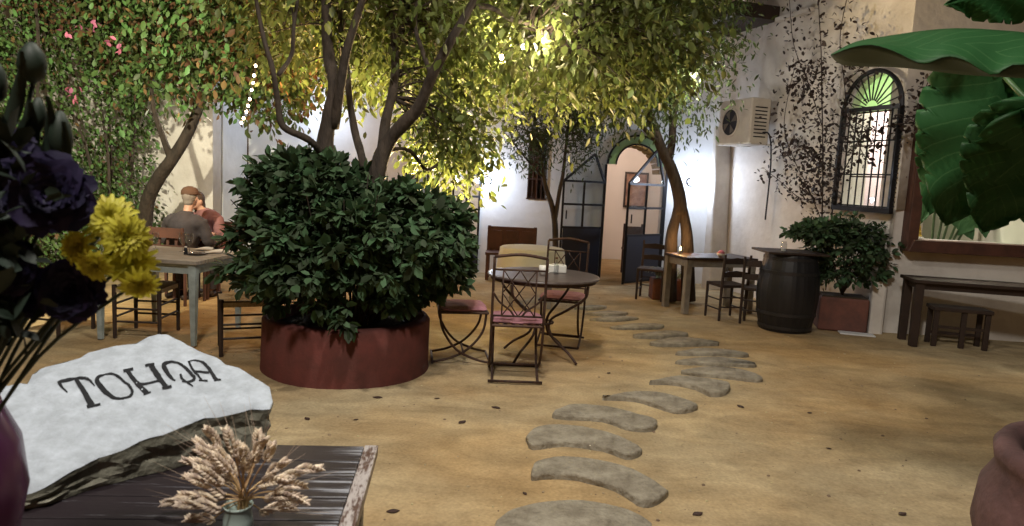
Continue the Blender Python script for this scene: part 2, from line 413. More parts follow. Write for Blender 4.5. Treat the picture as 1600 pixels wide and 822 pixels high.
# the passage behind the arched door
p = MB()
p.box((2.0, 15.2, 1.6), (4.2, .2, 3.4)); p.box((.35, 13.75, 1.6), (.2, 2.9, 3.4)); p.box((3.65, 13.75, 1.6), (.2, 2.9, 3.4)); p.box((2.0, 13.75, 3.25), (3.1, 2.7, .1))
p.build('passage_wall', plaster_p, hb, True)
p = MB(); p.box((-1.1, 14.2, 1.6), (2.2, .2, 3.4)); p.box((-2.2, 13.2, 1.6), (.2, 1.8, 3.4)); p.box((.0, 13.2, 1.6), (.2, 1.8, 3.4)); p.box((-1.1, 13.2, 3.25), (2.0, 1.8, .1))
p.build('room_wall', plaster_w, hb, True)
LIGHTS.append(point('passage_ceiling_light', (1.9, 12.75, 2.75), 85, (1.0, .86, .76), .1))
LIGHTS.append(point('back_room_light', (-1.1, 13.2, 2.6), 60, (1.0, .80, .62), .1))
# brick inner arch in the passage
b = MB()
for i in range(15):
    a0 = PI*i/15+.02; a1 = PI*(i+1)/15-.02
    for k in range(2):
        r0, r1 = .47+k*.0, .66
        pts = [(2.0+r0*math.cos(a0), 1.80+r0*math.sin(a0)), (2.0+r0*math.cos(a1), 1.80+r0*math.sin(a1)),
               (2.0+r1*math.cos(a1), 1.80+r1*math.sin(a1)), (2.0+r1*math.cos(a0), 1.80+r1*math.sin(a0))]
        if k == 0: b.prism([(x, z) for x, z in pts], 0, .6, Matrix(((1, 0, 0, 0), (0, 0, 1, 12.35), (0, 1, 0, 0), (0, 0, 0, 1))))
b.build('brick_arch', brick_y, hb, True, bevel=.008)
# arched transom ring: green panes between two iron rings
def ring(r0, r1, y, th, cx=2.0, zc=1.93, n=24):
    b = MB(); M = Matrix(((1, 0, 0, 0), (0, 0, 1, y), (0, 1, 0, 0), (0, 0, 0, 1)))
    for i in range(n):
        a0 = PI*i/n; a1 = PI*(i+1)/n
        b.prism([(cx+r0*math.cos(a0), zc+r0*math.sin(a0)), (cx+r1*math.cos(a0), zc+r1*math.sin(a0)), (cx+r1*math.cos(a1), zc+r1*math.sin(a1)), (cx+r0*math.cos(a1), zc+r0*math.sin(a1))], 0, th, M)
    return b
ao = ring(.475, .505, 11.84, .05); ao.box((1.49, 11.865, .95), (.035, .05, 1.95)); ao.box((2.51, 11.865, .95), (.035, .05, 1.95))
ir = ring(.335, .36, 11.85, .04)
ao.v += []; k = len(ao.v); ao.f += [tuple(i+k for i in f) for f in ir.f]; ao.v += ir.v
da = ao.build('door_arch', iron, hb, True)
g = ring(.362, .473, 11.865, .012).build('arch_pane', green_glass, da, False)
# door leaves, both opened outwards
def leaf(hinge, free, heights, peak, name_lab):
    """hinge/free: (x, y); heights: top of panel, middle bar, upper bar; peak: (fraction from free edge, z)"""
    h = Vector((*hinge, 0)); f = Vector((*free, 0)); w = (h-f).length
    M = frame_M(free, hinge)
    t = hb
    b = MB(); b.prism([(.03, .06), (w-.03, .06), (w-.03, heights[0]), (.03, heights[0])], -.015, .015, M)
    dr = b.build('door', dpanel, t, True, bevel=.004, label=name_lab)
    fr = MB(); B = .035
    def bar(a, c): fr.bar(M @ Vector((a[0], a[1], 0)), M @ Vector((c[0], c[1], 0)), B)
    top = heights[2]; pk = (peak[0]*w, peak[1])
    bar((0, .02), (0, top)); bar((w, .02), (w, top)); bar((0, .05), (w, .05))
    bar((0, heights[0]), (w, heights[0])); bar((0, heights[1]), (w, heights[1])); bar((0, top), (w, top))
    bar((w/2, heights[0]), (w/2, top)); bar((0, top), pk); bar(pk, (w, top))
    o = fr.build('door_frame', iron, dr)
    gl = MB(); gl.prism([(.02, heights[0]), (w-.02, heights[0]), (w-.02, top), pk, (.02, top)], -.003, .003, M)
    gl.build('pane', window_glass, dr)
    hd = MB(); hd.tube([M @ Vector((.05, 1.0, -.05)), M @ Vector((.05, 1.14, -.05))], .012); hd.build('handle', iron, dr)
leaf((1.48, 11.84), (.78, 11.55), (.86, 1.24, 1.62), (.72, 2.08), 'left leaf of arched glazed door folded back on wall')
leaf((2.46, 11.78), (1.78, 11.15), (.80, 1.24, 1.62), (.75, 2.2), 'right leaf of arched glazed door standing ajar')
leaf((-.60, 11.84), (-.99, 11.25), (.5, 1.28, 1.62), (.5, 2.15), 'open glazed leaf of the smaller doorway')
leaf((-1.47, 11.82), (-1.75, 11.3), (.5, 1.28, 1.62), (.5, 2.15), 'second glazed leaf of the smaller doorway')
# small barred window
M = frame_M(WB0, WB1, -.02)
b = MB()
for s in (4.70, 4.775, 4.85, 4.925, 5.0): b.bar(M @ Vector((s, 1.28, 0)), M @ Vector((s, 2.35, 0)), .016)
for z in (1.29, 1.62, 1.98, 2.34): b.bar(M @ Vector((4.68, z, .004)), M @ Vector((5.02, z, .004)), .022)
wn = b.build('window', iron_r, hb, True)
b = MB(); b.box((.28, 12.08, 1.81), (.17, .03, 1.04)); b.build('shutter', wood_r, wn)
b = MB(); b.box((.35, 12.3, 1.8), (.6, .03, 1.3)); b.build('back_board', wood_k, wn)
# eave with rafters along the top of the back wall
b = MB(); b.box((-.6, 11.6, 5.25), (8.2, 1.1, .12)); b.build('eave', wood_k, hb, True)

LIGHTS.append(point('couple_wall_fill', (-4.3, 9.4, 1.95), 24, (1.0, .88, .70), .08))  # added fill without a fixture, brightens the wall behind the couple
# left building wall behind the seated couple
lb = thing('garden_wall', 'pale rendered wall end behind the seated couple, ivy at its left', 'wall', (-8, 10.6, 0))
link_mesh('wall', wall_mesh((-14, 10.55), (-4.52, 10.55), -.2, 4.8, .3), plaster, lb, True)
link_mesh('wall', wall_mesh((-14, -3), (-14, 10.4), -.2, 4.8, .3), plaster, lb, True)

# ------------------------------------------------------------------ right building
A0, A1, A2 = (3.3, 11.9), (4.42, 8.3), (12.0, 7.9)
rb = thing('right_building', 'tall beige plastered building along the right of the courtyard', 'building', (4.42, 8.3, 0))
LA = math.hypot(A1[0]-A0[0], A1[1]-A0[1])
# arched window: s measured from A0
d = (Vector(A1)-Vector(A0)).normalized()
def s_of(px, p0, p1):
    k = (px-800)/1100; dx, dy = p1[0]-p0[0], p1[1]-p0[1]; t = (k*p0[1]-p0[0])/(dx-k*dy); return t*math.hypot(dx, dy)
sa, sb = s_of(1306, A0, A1), s_of(1392, A0, A1)
wl = wall_mesh(A0, A1, -.2, 6.0, -.4, [arch(sa, sb, 1.47, 1.47+1.6-(sb-sa)/2)])
# negative thickness flips the side; build with explicit helper
bpy.data.meshes.remove(wl)
def wall_out(p0, p1, z0, z1, th, ops):
    p0v = Vector((*p0, 0)); p1v = Vector((*p1, 0)); L = (p1v-p0v).length; d = (p1v-p0v)/L; nrm = Vector((-d.y, d.x, 0))
    me = flat_mesh([[(0, z0), (L, z0), (L, z1), (0, z1)]]+[list(o) for o in ops], th)
    M = Matrix(((d.x, 0, nrm.x, p0v.x+nrm.x*th/2), (d.y, 0, nrm.y, p0v.y+nrm.y*th/2), (0, 1, 0, 0), (0, 0, 0, 1)))
    return xform(me, M)
link_mesh('wall', wall_out(A0, A1, -.2, 6.0, .35, [arch(sa, sb, 1.47, 1.47+1.62-(sb-sa)/2)]), plaster, rb, True)
s2 = .22
def zB(px, py, Y): return at(px, py, Y).z
link_mesh('wall', wall_out(A1, A2, -.2, 6.0, .35, [[(s2, 1.12), (s2+2.6, 1.12), (s2+2.6, 2.6), (s2, 2.6)]]), plaster, rb, True)
# room behind, lit
b = MB(); b.box((8.2, 12.8, 3), (9.6, .2, 6.2)); b.box((12.6, 10, 3), (.2, 6, 6.2)); b.box((8.4, 10.6, 3.3), (8.0, 4.0, .1)); b.box((6.2, 10.4, 2), (.15, 4.6, 4))
b.build('room_wall', mat('room_plaster', (.60, .63, .52), .9), rb, True)
LIGHTS.append(point('room_ceiling_light', (4.72, 9.75, 2.95), 120, (1.0, .84, .78), .1))
LIGHTS.append(point('shop_ceiling_light', (7.6, 9.4, 2.9), 45, (1.0, .86, .62), .1))
LIGHTS.append(point('shop_counter_light', (5.5, 9.4, 2.8), 25, (1.0, .92, .72), .1))
b = MB(); M = frame_M(A0, A1, 1.35); b.prism([(1.0, .2), (2.9, .2), (2.9, 3.25), (1.0, 3.25)], 0, .08, M); b.build('partition', mat('pale_partition', (.74, .66, .66), .9), rb, True)
# window ironwork with radiating fan
M = frame_M(A0, A1, -.10)
def P(s, z, o=0): return M @ Vector((s, z, o))
wz0, wz1 = 1.47, 1.47+1.62; r = (sb-sa)/2; zs = wz1-r; sc_ = (sa+sb)/2
b = MB()
n = 8
for i in range(1, n):
    s = sa+(sb-sa)*i/n; b.bar(P(s, wz0), P(s, zs), .014)
for z in (wz0+.02, wz0+.40, wz0+.80): b.bar(P(sa, z, .01), P(sb, z, .01), .018)
b.bar(P(sa-.02, zs, -.01), P(sb+.02, zs, -.01), .05)
for i in range(1, 12):
    a = PI*i/12; b.bar(P(sc_+.10*math.cos(a), zs+.10*math.sin(a)), P(sc_+r*math.cos(a), zs+r*math.sin(a)), .013)
pts = [P(sc_+(r+.01)*math.cos(PI*i/20), zs+(r+.01)*math.sin(PI*i/20)) for i in range(21)]
b.tube(pts, .028, 6); b.bar(P(sa-.01, wz0-.03), P(sa-.01, zs), .05); b.bar(P(sb+.01, wz0-.03), P(sb+.01, zs), .05); b.bar(P(sa-.03, wz0-.02), P(sb+.03, wz0-.02), .06)
for i in range(18):      # small spikes along the jambs
    z = wz0+.02+i*.055; b.bar(P(sb+.03, z), P(sb+.065, z+.015), .012); b.bar(P(sa-.03, z), P(sa-.065, z+.015), .012)
win = b.build('window', iron, rb, True, label='arched window with iron grille and green fanlight')
M2 = frame_M(A0, A1, .12)
fan = [(sa, zs), (sb, zs)]+[(sc_+r*math.cos(PI*i/20), zs+r*math.sin(PI*i/20)) for i in range(1, 20)]
b = MB(); b.prism(fan, -.004, .004, M2); b.build('fanlight', green_glass, win)
b = MB(); b.prism([(sa, wz0), (sb, wz0), (sb, zs-.03), (sa, zs-.03)], -.003, .003, M2); b.build('pane', window_glass, win)
b = MB()
for z in (wz0+.38, wz0+.76, zs-.01): b.bar(M2 @ Vector((sa, z, -.02)), M2 @ Vector((sb, z, -.02)), .018)
b.build('casement', wood_r, win)
LIGHTS.append(point('fanlight_lamp', (4.95, 8.9, 2.9), 22, (1.0, .95, .80), .08))
# big timber window frame, right part
M = frame_M(A1, A2, -.06)
b = MB(); e0, e1 = s2-.08, s2+2.68
def PB(s, z, o=0): return M @ Vector((s, z, o))
b.prism([(e0, 1.0), (e1, 1.0), (e1, 1.14), (e0+.06, 1.14)], -.14, .12, M)
b.prism([(e0, 1.0), (e0+.12, 1.14), (e0+.12, 2.66), (e0, 2.66)], -.10, .12, M)
b.prism([(e0, 2.58), (e1, 2.58), (e1, 2.70), (e0, 2.70)], -.10, .12, M)
big = b.build('window_frame', wood_r, rb, True, bevel=.008, label='heavy red brown timber frame of the wide window')
# roof eave, gutter over the left face
M = frame_M(A0, A1, 0)
b = MB(); b.prism([(-.6, 4.08), (1.35, 4.08), (1.35, 4.28), (-.6, 4.28)], -.75, .0, M); b.build('canopy', wood_k, rb, True, label='dark eave jutting out over the air conditioner')
b = MB(); b.tube([M @ Vector((-.6, 4.05, -.80)), M @ Vector((1.4, 4.07, -.80))], .035); b.build('gutter', mat('zinc', (.42, .42, .42), .5, .6), rb, True)
b = MB(); b.prism([(1.36, 4.05), (2.1, 4.05), (2.1, 4.11), (1.36, 4.11)], -.08, .0, M); b.build('ledge', plaster, rb, True)
b = MB(); b.prism([(.35, -.1), (.62, -.1), (.50, 1.6), (.42, 2.6), (.35, 2.6)], -.30, .0, M); b.build('buttress', plaster, rb, True, bevel=.03)
# white corner plinth
b = MB(); b.box((4.36, 8.28, .30), (.16, .16, .66), (0, 0, -.3)); b.build('corner_plinth', plaster, rb, True, bevel=.03)

# things inside the wide window: banana-like plants and a yellow woven cone on the inner sill
t = thing('woven_cone', 'yellow openwork cone ornament on the sill inside the wide window', 'ornament', (4.92, 8.75, 1.14))
b = MB()
for k in range(10):
    z = .02+.055*k; rr = .11*(1-k/11)+.01
    b.tube([(rr*math.cos(2*PI*i/14), rr*math.sin(2*PI*i/14), z) for i in range(15)], .009, 5)
for k in range(8):
    a = 2*PI*k/8; b.tube([(.125*math.cos(a), .125*math.sin(a), 0), (.05*math.cos(a), .05*math.sin(a), .35), (.008, 0, .66)], .008, 5)
b.build('lattice', mat('yellow_cane', (.60, .42, .06), .6), t)
b = MB(); b.lathe([(.15, -.02), (.15, .0), (.12, .012)], 20); b.build('base', white, t)
t = thing('serving_counter', 'pale counter inside the wide window', 'counter', (6.4, 9.3, 0))
b = MB(); b.box((0, -.5, 1.08), (3.2, .42, .06)); b.build('top', white, t, bevel=.006)
b = MB(); b.box((0, -.5, .52), (3.1, .36, 1.04)); b.build('body', plaster_w, t)

# air conditioner
M = frame_M(A0, A1, 0); sA = s_of(1160, A0, A1)
q = at(1133, 185, 9.95)
acx, acy = q.x+.28, q.y+.05
t = thing('air_conditioner', 'boxy beige air conditioner unit bracketed high on the right wall', 'air conditioner', (acx, acy, 0), 0)
face = (Vector((-.2, -1, 0))).normalized(); ang = math.atan2(face.x, -face.y)
t.location = (3.33, 10.65, 0); t.rotation_euler = (0, 0, math.radians(-72.7))
b = MB(); b.box((0, 0, 2.60), (.80, .32, .66)); b.build('casing', acpaint, t, bevel=.02)
b = MB(); b.lathe([(.215, 0), (.215, .012), (.19, .016), (.19, 0)], 28, M=Matrix.Translation((-.10, -.160, 2.60)) @ Matrix.Rotation(PI/2, 4, 'X')); b.build('fan_guard', acpaint, t)
b = MB(); b.lathe([(.19, 0), (.19, .004)], 28, M=Matrix.Translation((-.10, -.160, 2.60)) @ Matrix.Rotation(PI/2, 4, 'X')); b.build('fan_opening', iron, t)
b = MB()
for k in range(4):
    a = 2*PI*k/4+.4; b.prism([(.03*math.cos(a), .03*math.sin(a)), (.17*math.cos(a-.3), .17*math.sin(a-.3)), (.17*math.cos(a+.35), .17*math.sin(a+.35))], 0, .004, Matrix.Translation((-.10, -.166, 2.60)) @ Matrix.Rotation(PI/2, 4, 'X'))
b.build('fan_blade', mat('fan_brown', (.12, .10, .08), .6), t)
b = MB()
for i in range(9): b.box((.403, 0, 2.38+i*.052), (.006, .20, .016))
b.build('side_grille', iron, t)
b = MB(); b.box((-.26, .05, 2.285), (.04, .55, .03)); b.box((.26, .05, 2.285), (.04, .55, .03)); b.box((0, -.15, 2.283), (.80, .05, .025)); b.build('bracket', white, t)
b = MB(); b.tube(catmull([(.37, .05, 2.45), (.5, .1, 2.4), (.52, .15, 2.0), (.50, .16, 1.2)]), .012); b.build('pipe', iron, t)

# wall lamps (bulkheads) and other lamp fixtures
def bulkhead(loc, lab, nrm=(0, -1, 0), matl=None):
    t = thing('wall_lamp', lab, 'lamp', loc)
    q = Vector(nrm).to_track_quat('Z', 'Y').to_matrix().to_4x4()
    MB().lathe([(.07, 0), (.07, .03), (.05, .035)], 16, M=q).build('base', iron, t, smooth=False)
    MB().lathe([(.05, .03), (.048, .06), (.03, .085), (.001, .09)], 16, M=q).build('lamp_shade', matl or glow_c, t, smooth=True)
    return t
bulkhead((-.48, 11.88, 1.55), 'small glaring cool white lamp on the back wall beside the open window leaf')
bulkhead((2.92, 11.88, 1.7), 'cool white lamp behind the forked trunk right of the arched door')
bulkhead((-3.2, 11.88, 2.6), 'cool white lamp on the back wall above the shrub, behind foliage')
# unseen lantern added behind the camera to light the foreground
t = thing('added_rear_lantern', 'added unseen lantern on a tall post behind the viewer', 'lamp', (-.8, -.6, 0))
MB().tube([(0, -1.6, 0), (0, -1.6, 6.8), (0, -1.3, 7.2), (0, 0, 7.15)], .03).build('post', iron, t)
MB().lathe([(.10, 6.93), (.40, 6.90), (.04, 7.1)], 12).build('cap', iron, t)
MB().lathe([(.03, 6.86), (.3, 6.88), (.3, 6.9)], 12).build('lamp_shade', sock, t)
t = thing('added_hanging_lantern', 'added lantern hung out of view over the middle of the courtyard', 'lamp', (-.1, 3.7, 5.2))  # added fixture for the overhead yard light, above the frame
MB().lathe([(.10, .06), (.26, .03), (.03, .16)], 16).build('cap', iron, t); MB().tube([(0, 0, .15), (0, 0, .9)], .006, 5).build('cable', iron, t)
t = thing('added_tree_lantern', 'little added lantern hidden in the tree by the arched door', 'lamp', (2.15, 9.0, 2.95))  # added fixture for the extra light in the door tree
MB().lathe([(.05, .09), (.09, .07), (.01, .13)], 12).build('cap', iron, t); MB().lathe([(.012, .02), (.03, .04), (.012, .065)], 12).build('bulb', sock, t); MB().tube([(0, 0, .12), (-.2, .1, .9)], .004, 5).build('cable', iron, t)
# garden floodlight on the sand aimed into the canopy
def flood(loc, target, lab):
    t = thing('floodlight', lab, 'lamp', (loc[0], loc[1], 0))
    h = loc[2]
    q = (Vector(target)-Vector(loc)).to_track_quat('Z', 'Y').to_matrix().to_4x4()
    T = Matrix.Translation((0, 0, h-.0)) @ q
    MB().tube([(0, 0, 0), (0, 0, h-.06)], .015).build('stake', iron, t)
    MB().lathe([(.05, -.16), (.08, -.06), (.08, -.05), (.06, -.055)], 14, M=T).build('housing', iron, t)
flood((-.95, 7.35, 1.02), (.1, 6.3, 4.2), 'small floodlight on a stake aimed up into the lit canopy')

# ------------------------------------------------------------------ stepping stones
SS = [
 [(775, 812), (800, 795), (850, 784), (910, 782), (965, 790), (1005, 808), (1020, 835), (990, 865), (900, 880), (810, 870), (772, 845)],
 [(830, 735), (838, 720), (880, 713), (935, 718), (990, 733), (1036, 760), (1042, 776), (1022, 790), (996, 789), (962, 768), (900, 750), (858, 747), (832, 749)],
 [(822, 680), (840, 666), (890, 664), (950, 675), (998, 696), (1000, 712), (978, 718), (942, 706), (880, 697), (832, 701)],
 [(866, 640), (898, 631), (950, 635), (1000, 647), (1027, 663), (1018, 674), (985, 673), (940, 659), (868, 653)],
 [(945, 619), (990, 611), (1040, 615), (1083, 628), (1088, 640), (1060, 646), (1030, 638), (990, 627), (944, 625)],
 [(1014, 595), (1060, 587), (1118, 593), (1140, 604), (1135, 616), (1110, 619), (1086, 608), (1050, 601)],
 [(1064, 579), (1110, 573), (1160, 578), (1188, 591), (1185, 597), (1130, 591), (1070, 585)],
 [(1060, 563), (1118, 558), (1172, 565), (1178, 574), (1130, 572), (1060, 569)],
 [(1058, 550), (1100, 544), (1160, 550), (1166, 558), (1120, 556), (1060, 555)],
 [(1016, 534), (1060, 527), (1108, 532), (1122, 539), (1060, 541), (1018, 539)],
 [(988, 523), (1040, 517), (1075, 523), (1060, 528), (998, 528)],
 [(952, 511), (990, 506), (1033, 509), (1030, 514), (968, 515)],
 [(921, 500), (958, 495), (998, 499), (962, 503)],
 [(914, 491), (950, 487), (982, 491), (950, 495)],
 [(897, 482), (925, 478), (948, 481), (925, 485)],
]
SL = ['large flat round stepping stone cut by the bottom edge of the photo',
 'thick crescent stepping stone just beyond the round one, its right end broad', 'crescent stepping stone third from the bottom of the path, narrow chipped right end',
 'fourth stepping stone from the bottom of the path', 'fifth stepping stone of the path, right below the metal chairs', 'sixth stepping stone, hooked at its right end like a boomerang',
 'seventh stepping stone, pointed right end, rightmost at the bend of the path', 'straight slim stepping stone at the bend, eighth along the path', 'ninth stepping stone at the bend of the path',
 'tenth stepping stone, first beyond the bend', 'eleventh stepping stone beyond the bend', 'twelfth stepping stone, well beyond the bend', 'thirteenth stepping stone near the metal chair',
 'fourteenth stepping stone beside the round table', 'fifteenth and farthest stepping stone of the path']
for i, (poly, lab) in enumerate(zip(SS, SL)):
    H = .05
    ks = max(range(len(poly)), key=lambda q: poly[q][0])
    hs = (.032, .020, .012)[min(2, i//6)]; P2 = [atz(x, y, hs if j < ks else .003) for j, (x, y) in enumerate(poly)]
    c = sum(P2, Vector())/len(P2); c.z = 0
    n = len(P2)
    sm = catmull([p-c for p in P2]+[P2[0]-c], 3)[:-1]
    kz = .75 if i < 6 else .55
    prof = [(1.0, -.06), (1.0, .022*kz), (.985, .036*kz), (.94, .046*kz), (.80, .050*kz)]
    vs = []; N = len(sm)
    # inset by moving vertices along inward normals (metres), not by scaling about the centre
    ins = [0, 0, .003, .008, .014] if i < 6 else [0, 0, .002, .004, .006]
    for (k, (sc1, z)) in enumerate(prof):
        for j in range(N):
            a = sm[j-1]; e = sm[(j+1) % N]; tdir = (e-a); tdir.z = 0; tdir.normalize()
            nin = Vector((-tdir.y, tdir.x, 0))
            area = sum(sm[q].x*sm[(q+1) % N].y-sm[(q+1) % N].x*sm[q].y for q in range(N))
            if area < 0: nin = -nin
            q = sm[j]+nin*ins[k]
            rr = .007*noise.noise(Vector((q.x*9+i*3, q.y*9, k*.4)))+.006*noise.noise(Vector((q.x*28+i*3, q.y*28, k*.8)))
            vs.append((q.x+rr, q.y+rr, z+(.004*noise.noise(Vector((q.x*6, q.y*6, i))) if k > 0 else 0)))
    fs = [(k*N+j, k*N+(j+1) % N, (k+1)*N+(j+1) % N, (k+1)*N+j) for k in range(len(prof)-1) for j in range(N)]
    from mathutils.geometry import tessellate_polygon
    k0 = (len(prof)-1)*N
    fs += [tuple(k0+q for q in tri) for tri in tessellate_polygon([[Vector((vs[k0+j][0], vs[k0+j][1], 0)) for j in range(N)]])]
    b = MB(); b.add(vs, fs); o = b.build('stepping_stone', stone_g, smooth=True); o.location = c
    setp(o, lab, 'stepping stone', 'stepping stones set in the sand')

# fallen leaves and bits on the sand
FL = [((1157, 635), 'dark curled leaf on open sand right of the stepping stones', .05), ((951, 584), 'tiny dark leaf on sand below the metal chairs', .035),
      ((722, 660), 'brown leaf on sand below the red planter, right side', .05), ((1090, 803), 'long dry leaf on the sand at bottom centre', .045),
      ((614, 798), 'brown leaf on sand by the weathered table corner', .045), ((480, 654), 'dark leaf on sand in front of the red planter, left side', .04),
      ((683, 621), 'small dark leaf on sand near the right foot of the planter', .03), ((590, 621), 'dark leaf lying against the foot of the red planter', .05),
      ((1265, 645), 'small dark leaf far out on the right of the sand', .03), ((775, 636), 'dry twig-like leaf on sand under the front metal chair', .05),
      ((1410, 803), 'flat dry leaf on sand near the bottom right', .04), ((556, 655), 'speck of leaf on sand between planter and weathered table', .025),
      ((1295, 700), 'small leaf on the middle of the open sand at right', .025), ((820, 770), 'small leaf left of the thick stepping stone', .025)]
litter = mat('dry_leaf', (.05, .025, .018), .8)
for (px, py), lab, sz in FL:
    c = atz(px, py, 0); c.z = gz(c.x, c.y)-.004; a = random.random()*6.3; sz *= .8
    b = MB(); n = 7; vs = []; fs = []
    for i in range(n):
        u = i/(n-1)-.5; wdt = .50*math.cos(u*PI)+.02; zz = .008
        for v in (-1, 0, 1): vs.append((u*sz*1.8, v*wdt*sz, zz+abs(v)*.03*sz*(.4+.6*math.sin(i*.7+a)**2)))
    for i in range(n-1):
        for v in (0, 1): fs.append((i*3+v, i*3+v+1, i*3+v+4, i*3+v+3))
    b.add(vs, fs); o = b.build('fallen_leaf', litter, smooth=True); o.location = c; o.rotation_euler = (0, 0, a)
    sm_ = o.modifiers.new('solid', 'SOLIDIFY'); sm_.thickness = .0015
    setp(o, lab, 'leaf', 'fallen leaves on the sand')
# grit, pebbles and crumbs scattered over the sand
b = MB(); gr = random.Random(5)
for i in range(900):
    y = 3.0+7.5*gr.random()**1.6; x = gr.uniform(-.72, .72)*y; r0 = gr.choice((.004, .005, .006, .007, .009, .013))*gr.uniform(.7, 1.2)
    z0 = gz(x, y)-.003; a0 = gr.random()*6.3; n0 = 5
    vs = [(x+r0*gr.uniform(.7, 1.2)*math.cos(a0+2*PI*k/n0), y+r0*gr.uniform(.7, 1.2)*math.sin(a0+2*PI*k/n0), z0) for k in range(n0)]
    vs += [(x+r0*.55*math.cos(a0+2*PI*k/n0), y+r0*.55*math.sin(a0+2*PI*k/n0), z0+.003+r0*.5) for k in range(n0)]
    b.add(vs, [(k, (k+1) % n0, n0+(k+1) % n0, n0+k) for k in range(n0)]+[tuple(range(n0, 2*n0))])
setp(b.build('gravel', mat('grit', (.34, .26, .16), .95, rnd=.5)), 'fine grit and pebbles scattered on the sand', 'gravel', kind='stuff')
#=====PLANTS
# ------------------------------------------------------------------ red planter with shrub and tree
PC = Vector((-1.33, 5.72, 0)); PR = .68
pl = thing('round_planter', 'low round dark red masonry planter ring around the tree', 'planter', PC)
b = MB(); b.lathe([(PR+.015, -.1), (PR, .06), (PR-.005, .40), (PR-.025, .425), (PR-.10, .428), (PR-.12, .40), (PR-.12, .2)], 64, cap=False, wob=.03)
b.build('ring', redpaint, pl, smooth=True)
MB().lathe([(.01, .37), (.3, .38), (PR-.11, .34)], 40, cap=False).build('soil', soil, pl, smooth=True)

# shrub foliage: leaf rosettes spread over a lumpy mound
def rosettes(cen, rad, n, per, size, zmin, seed, inner=.25, flatbot=None):
    r_ = np.random.default_rng(seed); pos = []; dr = []; ln = []
    for i in range(n):
        d = r_.normal(size=3); d /= np.linalg.norm(d)
        if d[2] < -.75: d[2] *= -1
        k = 1 if r_.random() > inner else .55+.4*r_.random()
        bump = 1+.26*noise.noise(Vector(d*2.4+seed))+.42*noise.noise(Vector(d*5.0+seed))
        c = np.array(cen)+d*np.array(rad)*k*bump
        if c[2] < zmin: continue
        out = d*np.array([1, 1, .6]); out[2] += .15; out /= np.linalg.norm(out)
        for j in range(per):
            q = r_.normal(size=3); q /= np.linalg.norm(q)
            dd = out*.6+q*.85; dd[2] -= .45
            pos.append(c+q*.02); dr.append(dd); ln.append(size*(.5+.85*r_.random()))
    return np.array(pos), np.array(dr), np.array(ln)
sh = thing('dense_shrub', 'dense dark green leafy shrub mounding over the round red planter', 'shrub', PC+Vector((0, 0, .38)))
p, dd, ln = rosettes((PC.x-.01, PC.y, .98), (.76, .76, .51), 1450, 11, .096, .40, 3, .38)
p2, d2, l2 = rosettes((PC.x-.40, PC.y+.1, 1.38), (.40, .5, .30), 330, 11, .095, .5, 4)
p3, d3, l3 = rosettes((PC.x+.62, PC.y-.05, 1.02), (.32, .42, .34), 260, 11, .095, .5, 5)
leaves('leaves', np.concatenate([p, p2, p3]), np.concatenate([dd, d2, d3]), np.concatenate([ln, l2, l3]), leaf_d, sh, 'oval')
b = MB()
for i in range(70):
    a = random.random()*2*PI; e = Vector((math.cos(a)*random.uniform(.3, .95), math.sin(a)*random.uniform(.3, .85), random.uniform(.25, 1.25)))
    s0 = Vector((math.cos(a)*.25, math.sin(a)*.25, 0)); b.tube(catmull([s0, s0*.6+e*.4+Vector((0, 0, .1)), e], 4), lerp_list([.012, .004], 9), 5)
b.build('stem', bark, sh)
# trailing shoots hanging low at the right of the shrub, against the chairs

# tree
tr = thing('courtyard_tree', 'multi-stemmed tree with yellow lit canopy rising out of the dark shrub', 'tree', PC+Vector((0, .05, .38)))
D = 5.75
LIMBS = [
 [((520, 520), D), ((516, 380), D), ((512, 270), D), ((509, 230), D), ((513, 190), D), ((521, 140), D), ((515, 90), D+.1), ((511, 40), D+.1), ((508, -60), D+.2), ((525, -200), D+.4)],
 [((522, 200), D), ((533, 140), D-.1), ((541, 80), D-.15), ((560, 20), D-.2), ((585, -50), D-.3), ((600, -140), D-.3)],
 [((510, 245), D), ((480, 218), D-.2), ((445, 198), D-.3), ((436, 160), D-.35), ((428, 110), D-.4), ((412, 60), D-.4), ((395, -20), D-.4)],
 [((436, 118), D-.38), ((455, 85), D-.3), ((462, 40), D-.3), ((470, -40), D-.2)],
 [((575, 480), D+.1), ((577, 320), D+.1), ((568, 250), D+.1), ((556, 205), D+.2), ((546, 150), D+.2), ((541, 100), D+.3), ((533, 40), D+.4), ((540, -80), D+.5)],
 [((582, 480), D), ((585, 330), D), ((592, 262), D), ((606, 222), D), ((632, 192), D-.05), ((655, 168), D-.1), ((680, 112), D-.2), ((708, 55), D-.3), ((738, 8), D-.3), ((765, -60), D-.3), ((800, -150), D-.2)],
 [((594, 262), D), ((603, 190), D+.2), ((613, 140), D+.3), ((618, 90), D+.4), ((612, 30), D+.5), ((600, -60), D+.6), ((590, -150), D+.8)],
 [((738, 10), D-.3), ((768, 12), D-.2), ((800, 30), D-.1), ((830, 40), D+.1), ((870, 70), D+.3)],
 [((676, 122), D-.2), ((662, 80), D-.1), ((650, 40), D), ((652, -30), D)],
 [((600, 235), D), ((640, 235), D+.3), ((668, 265), D+.4), ((690, 250), D+.5), ((705, 225), D+.6)],
]
RAD = [(.080, .068, .050, .025), (.042, .03, .02), (.030, .024, .014), (.018, .012), (.040, .034, .024, .014), (.072, .062, .048, .030, .018), (.045, .034, .02), (.022, .012), (.020, .012), (.02, .008)]
b = MB(); limbpts = []
for L_, rr in zip(LIMBS, RAD):
    pts = [at(p[0], p[1], y) for p, y in L_]
    pts = [p+Vector((random.uniform(-.012, .012), random.uniform(-.01, .01), 0)) for p in pts]
    cp = catmull(pts, 5); rs = lerp_list(list(rr), len(cp)); rs = [q*(1+.12*noise.noise(cp[i]*9)) for i, q in enumerate(rs)]
    b.tube(cp, rs, 10); limbpts += cp[8:]
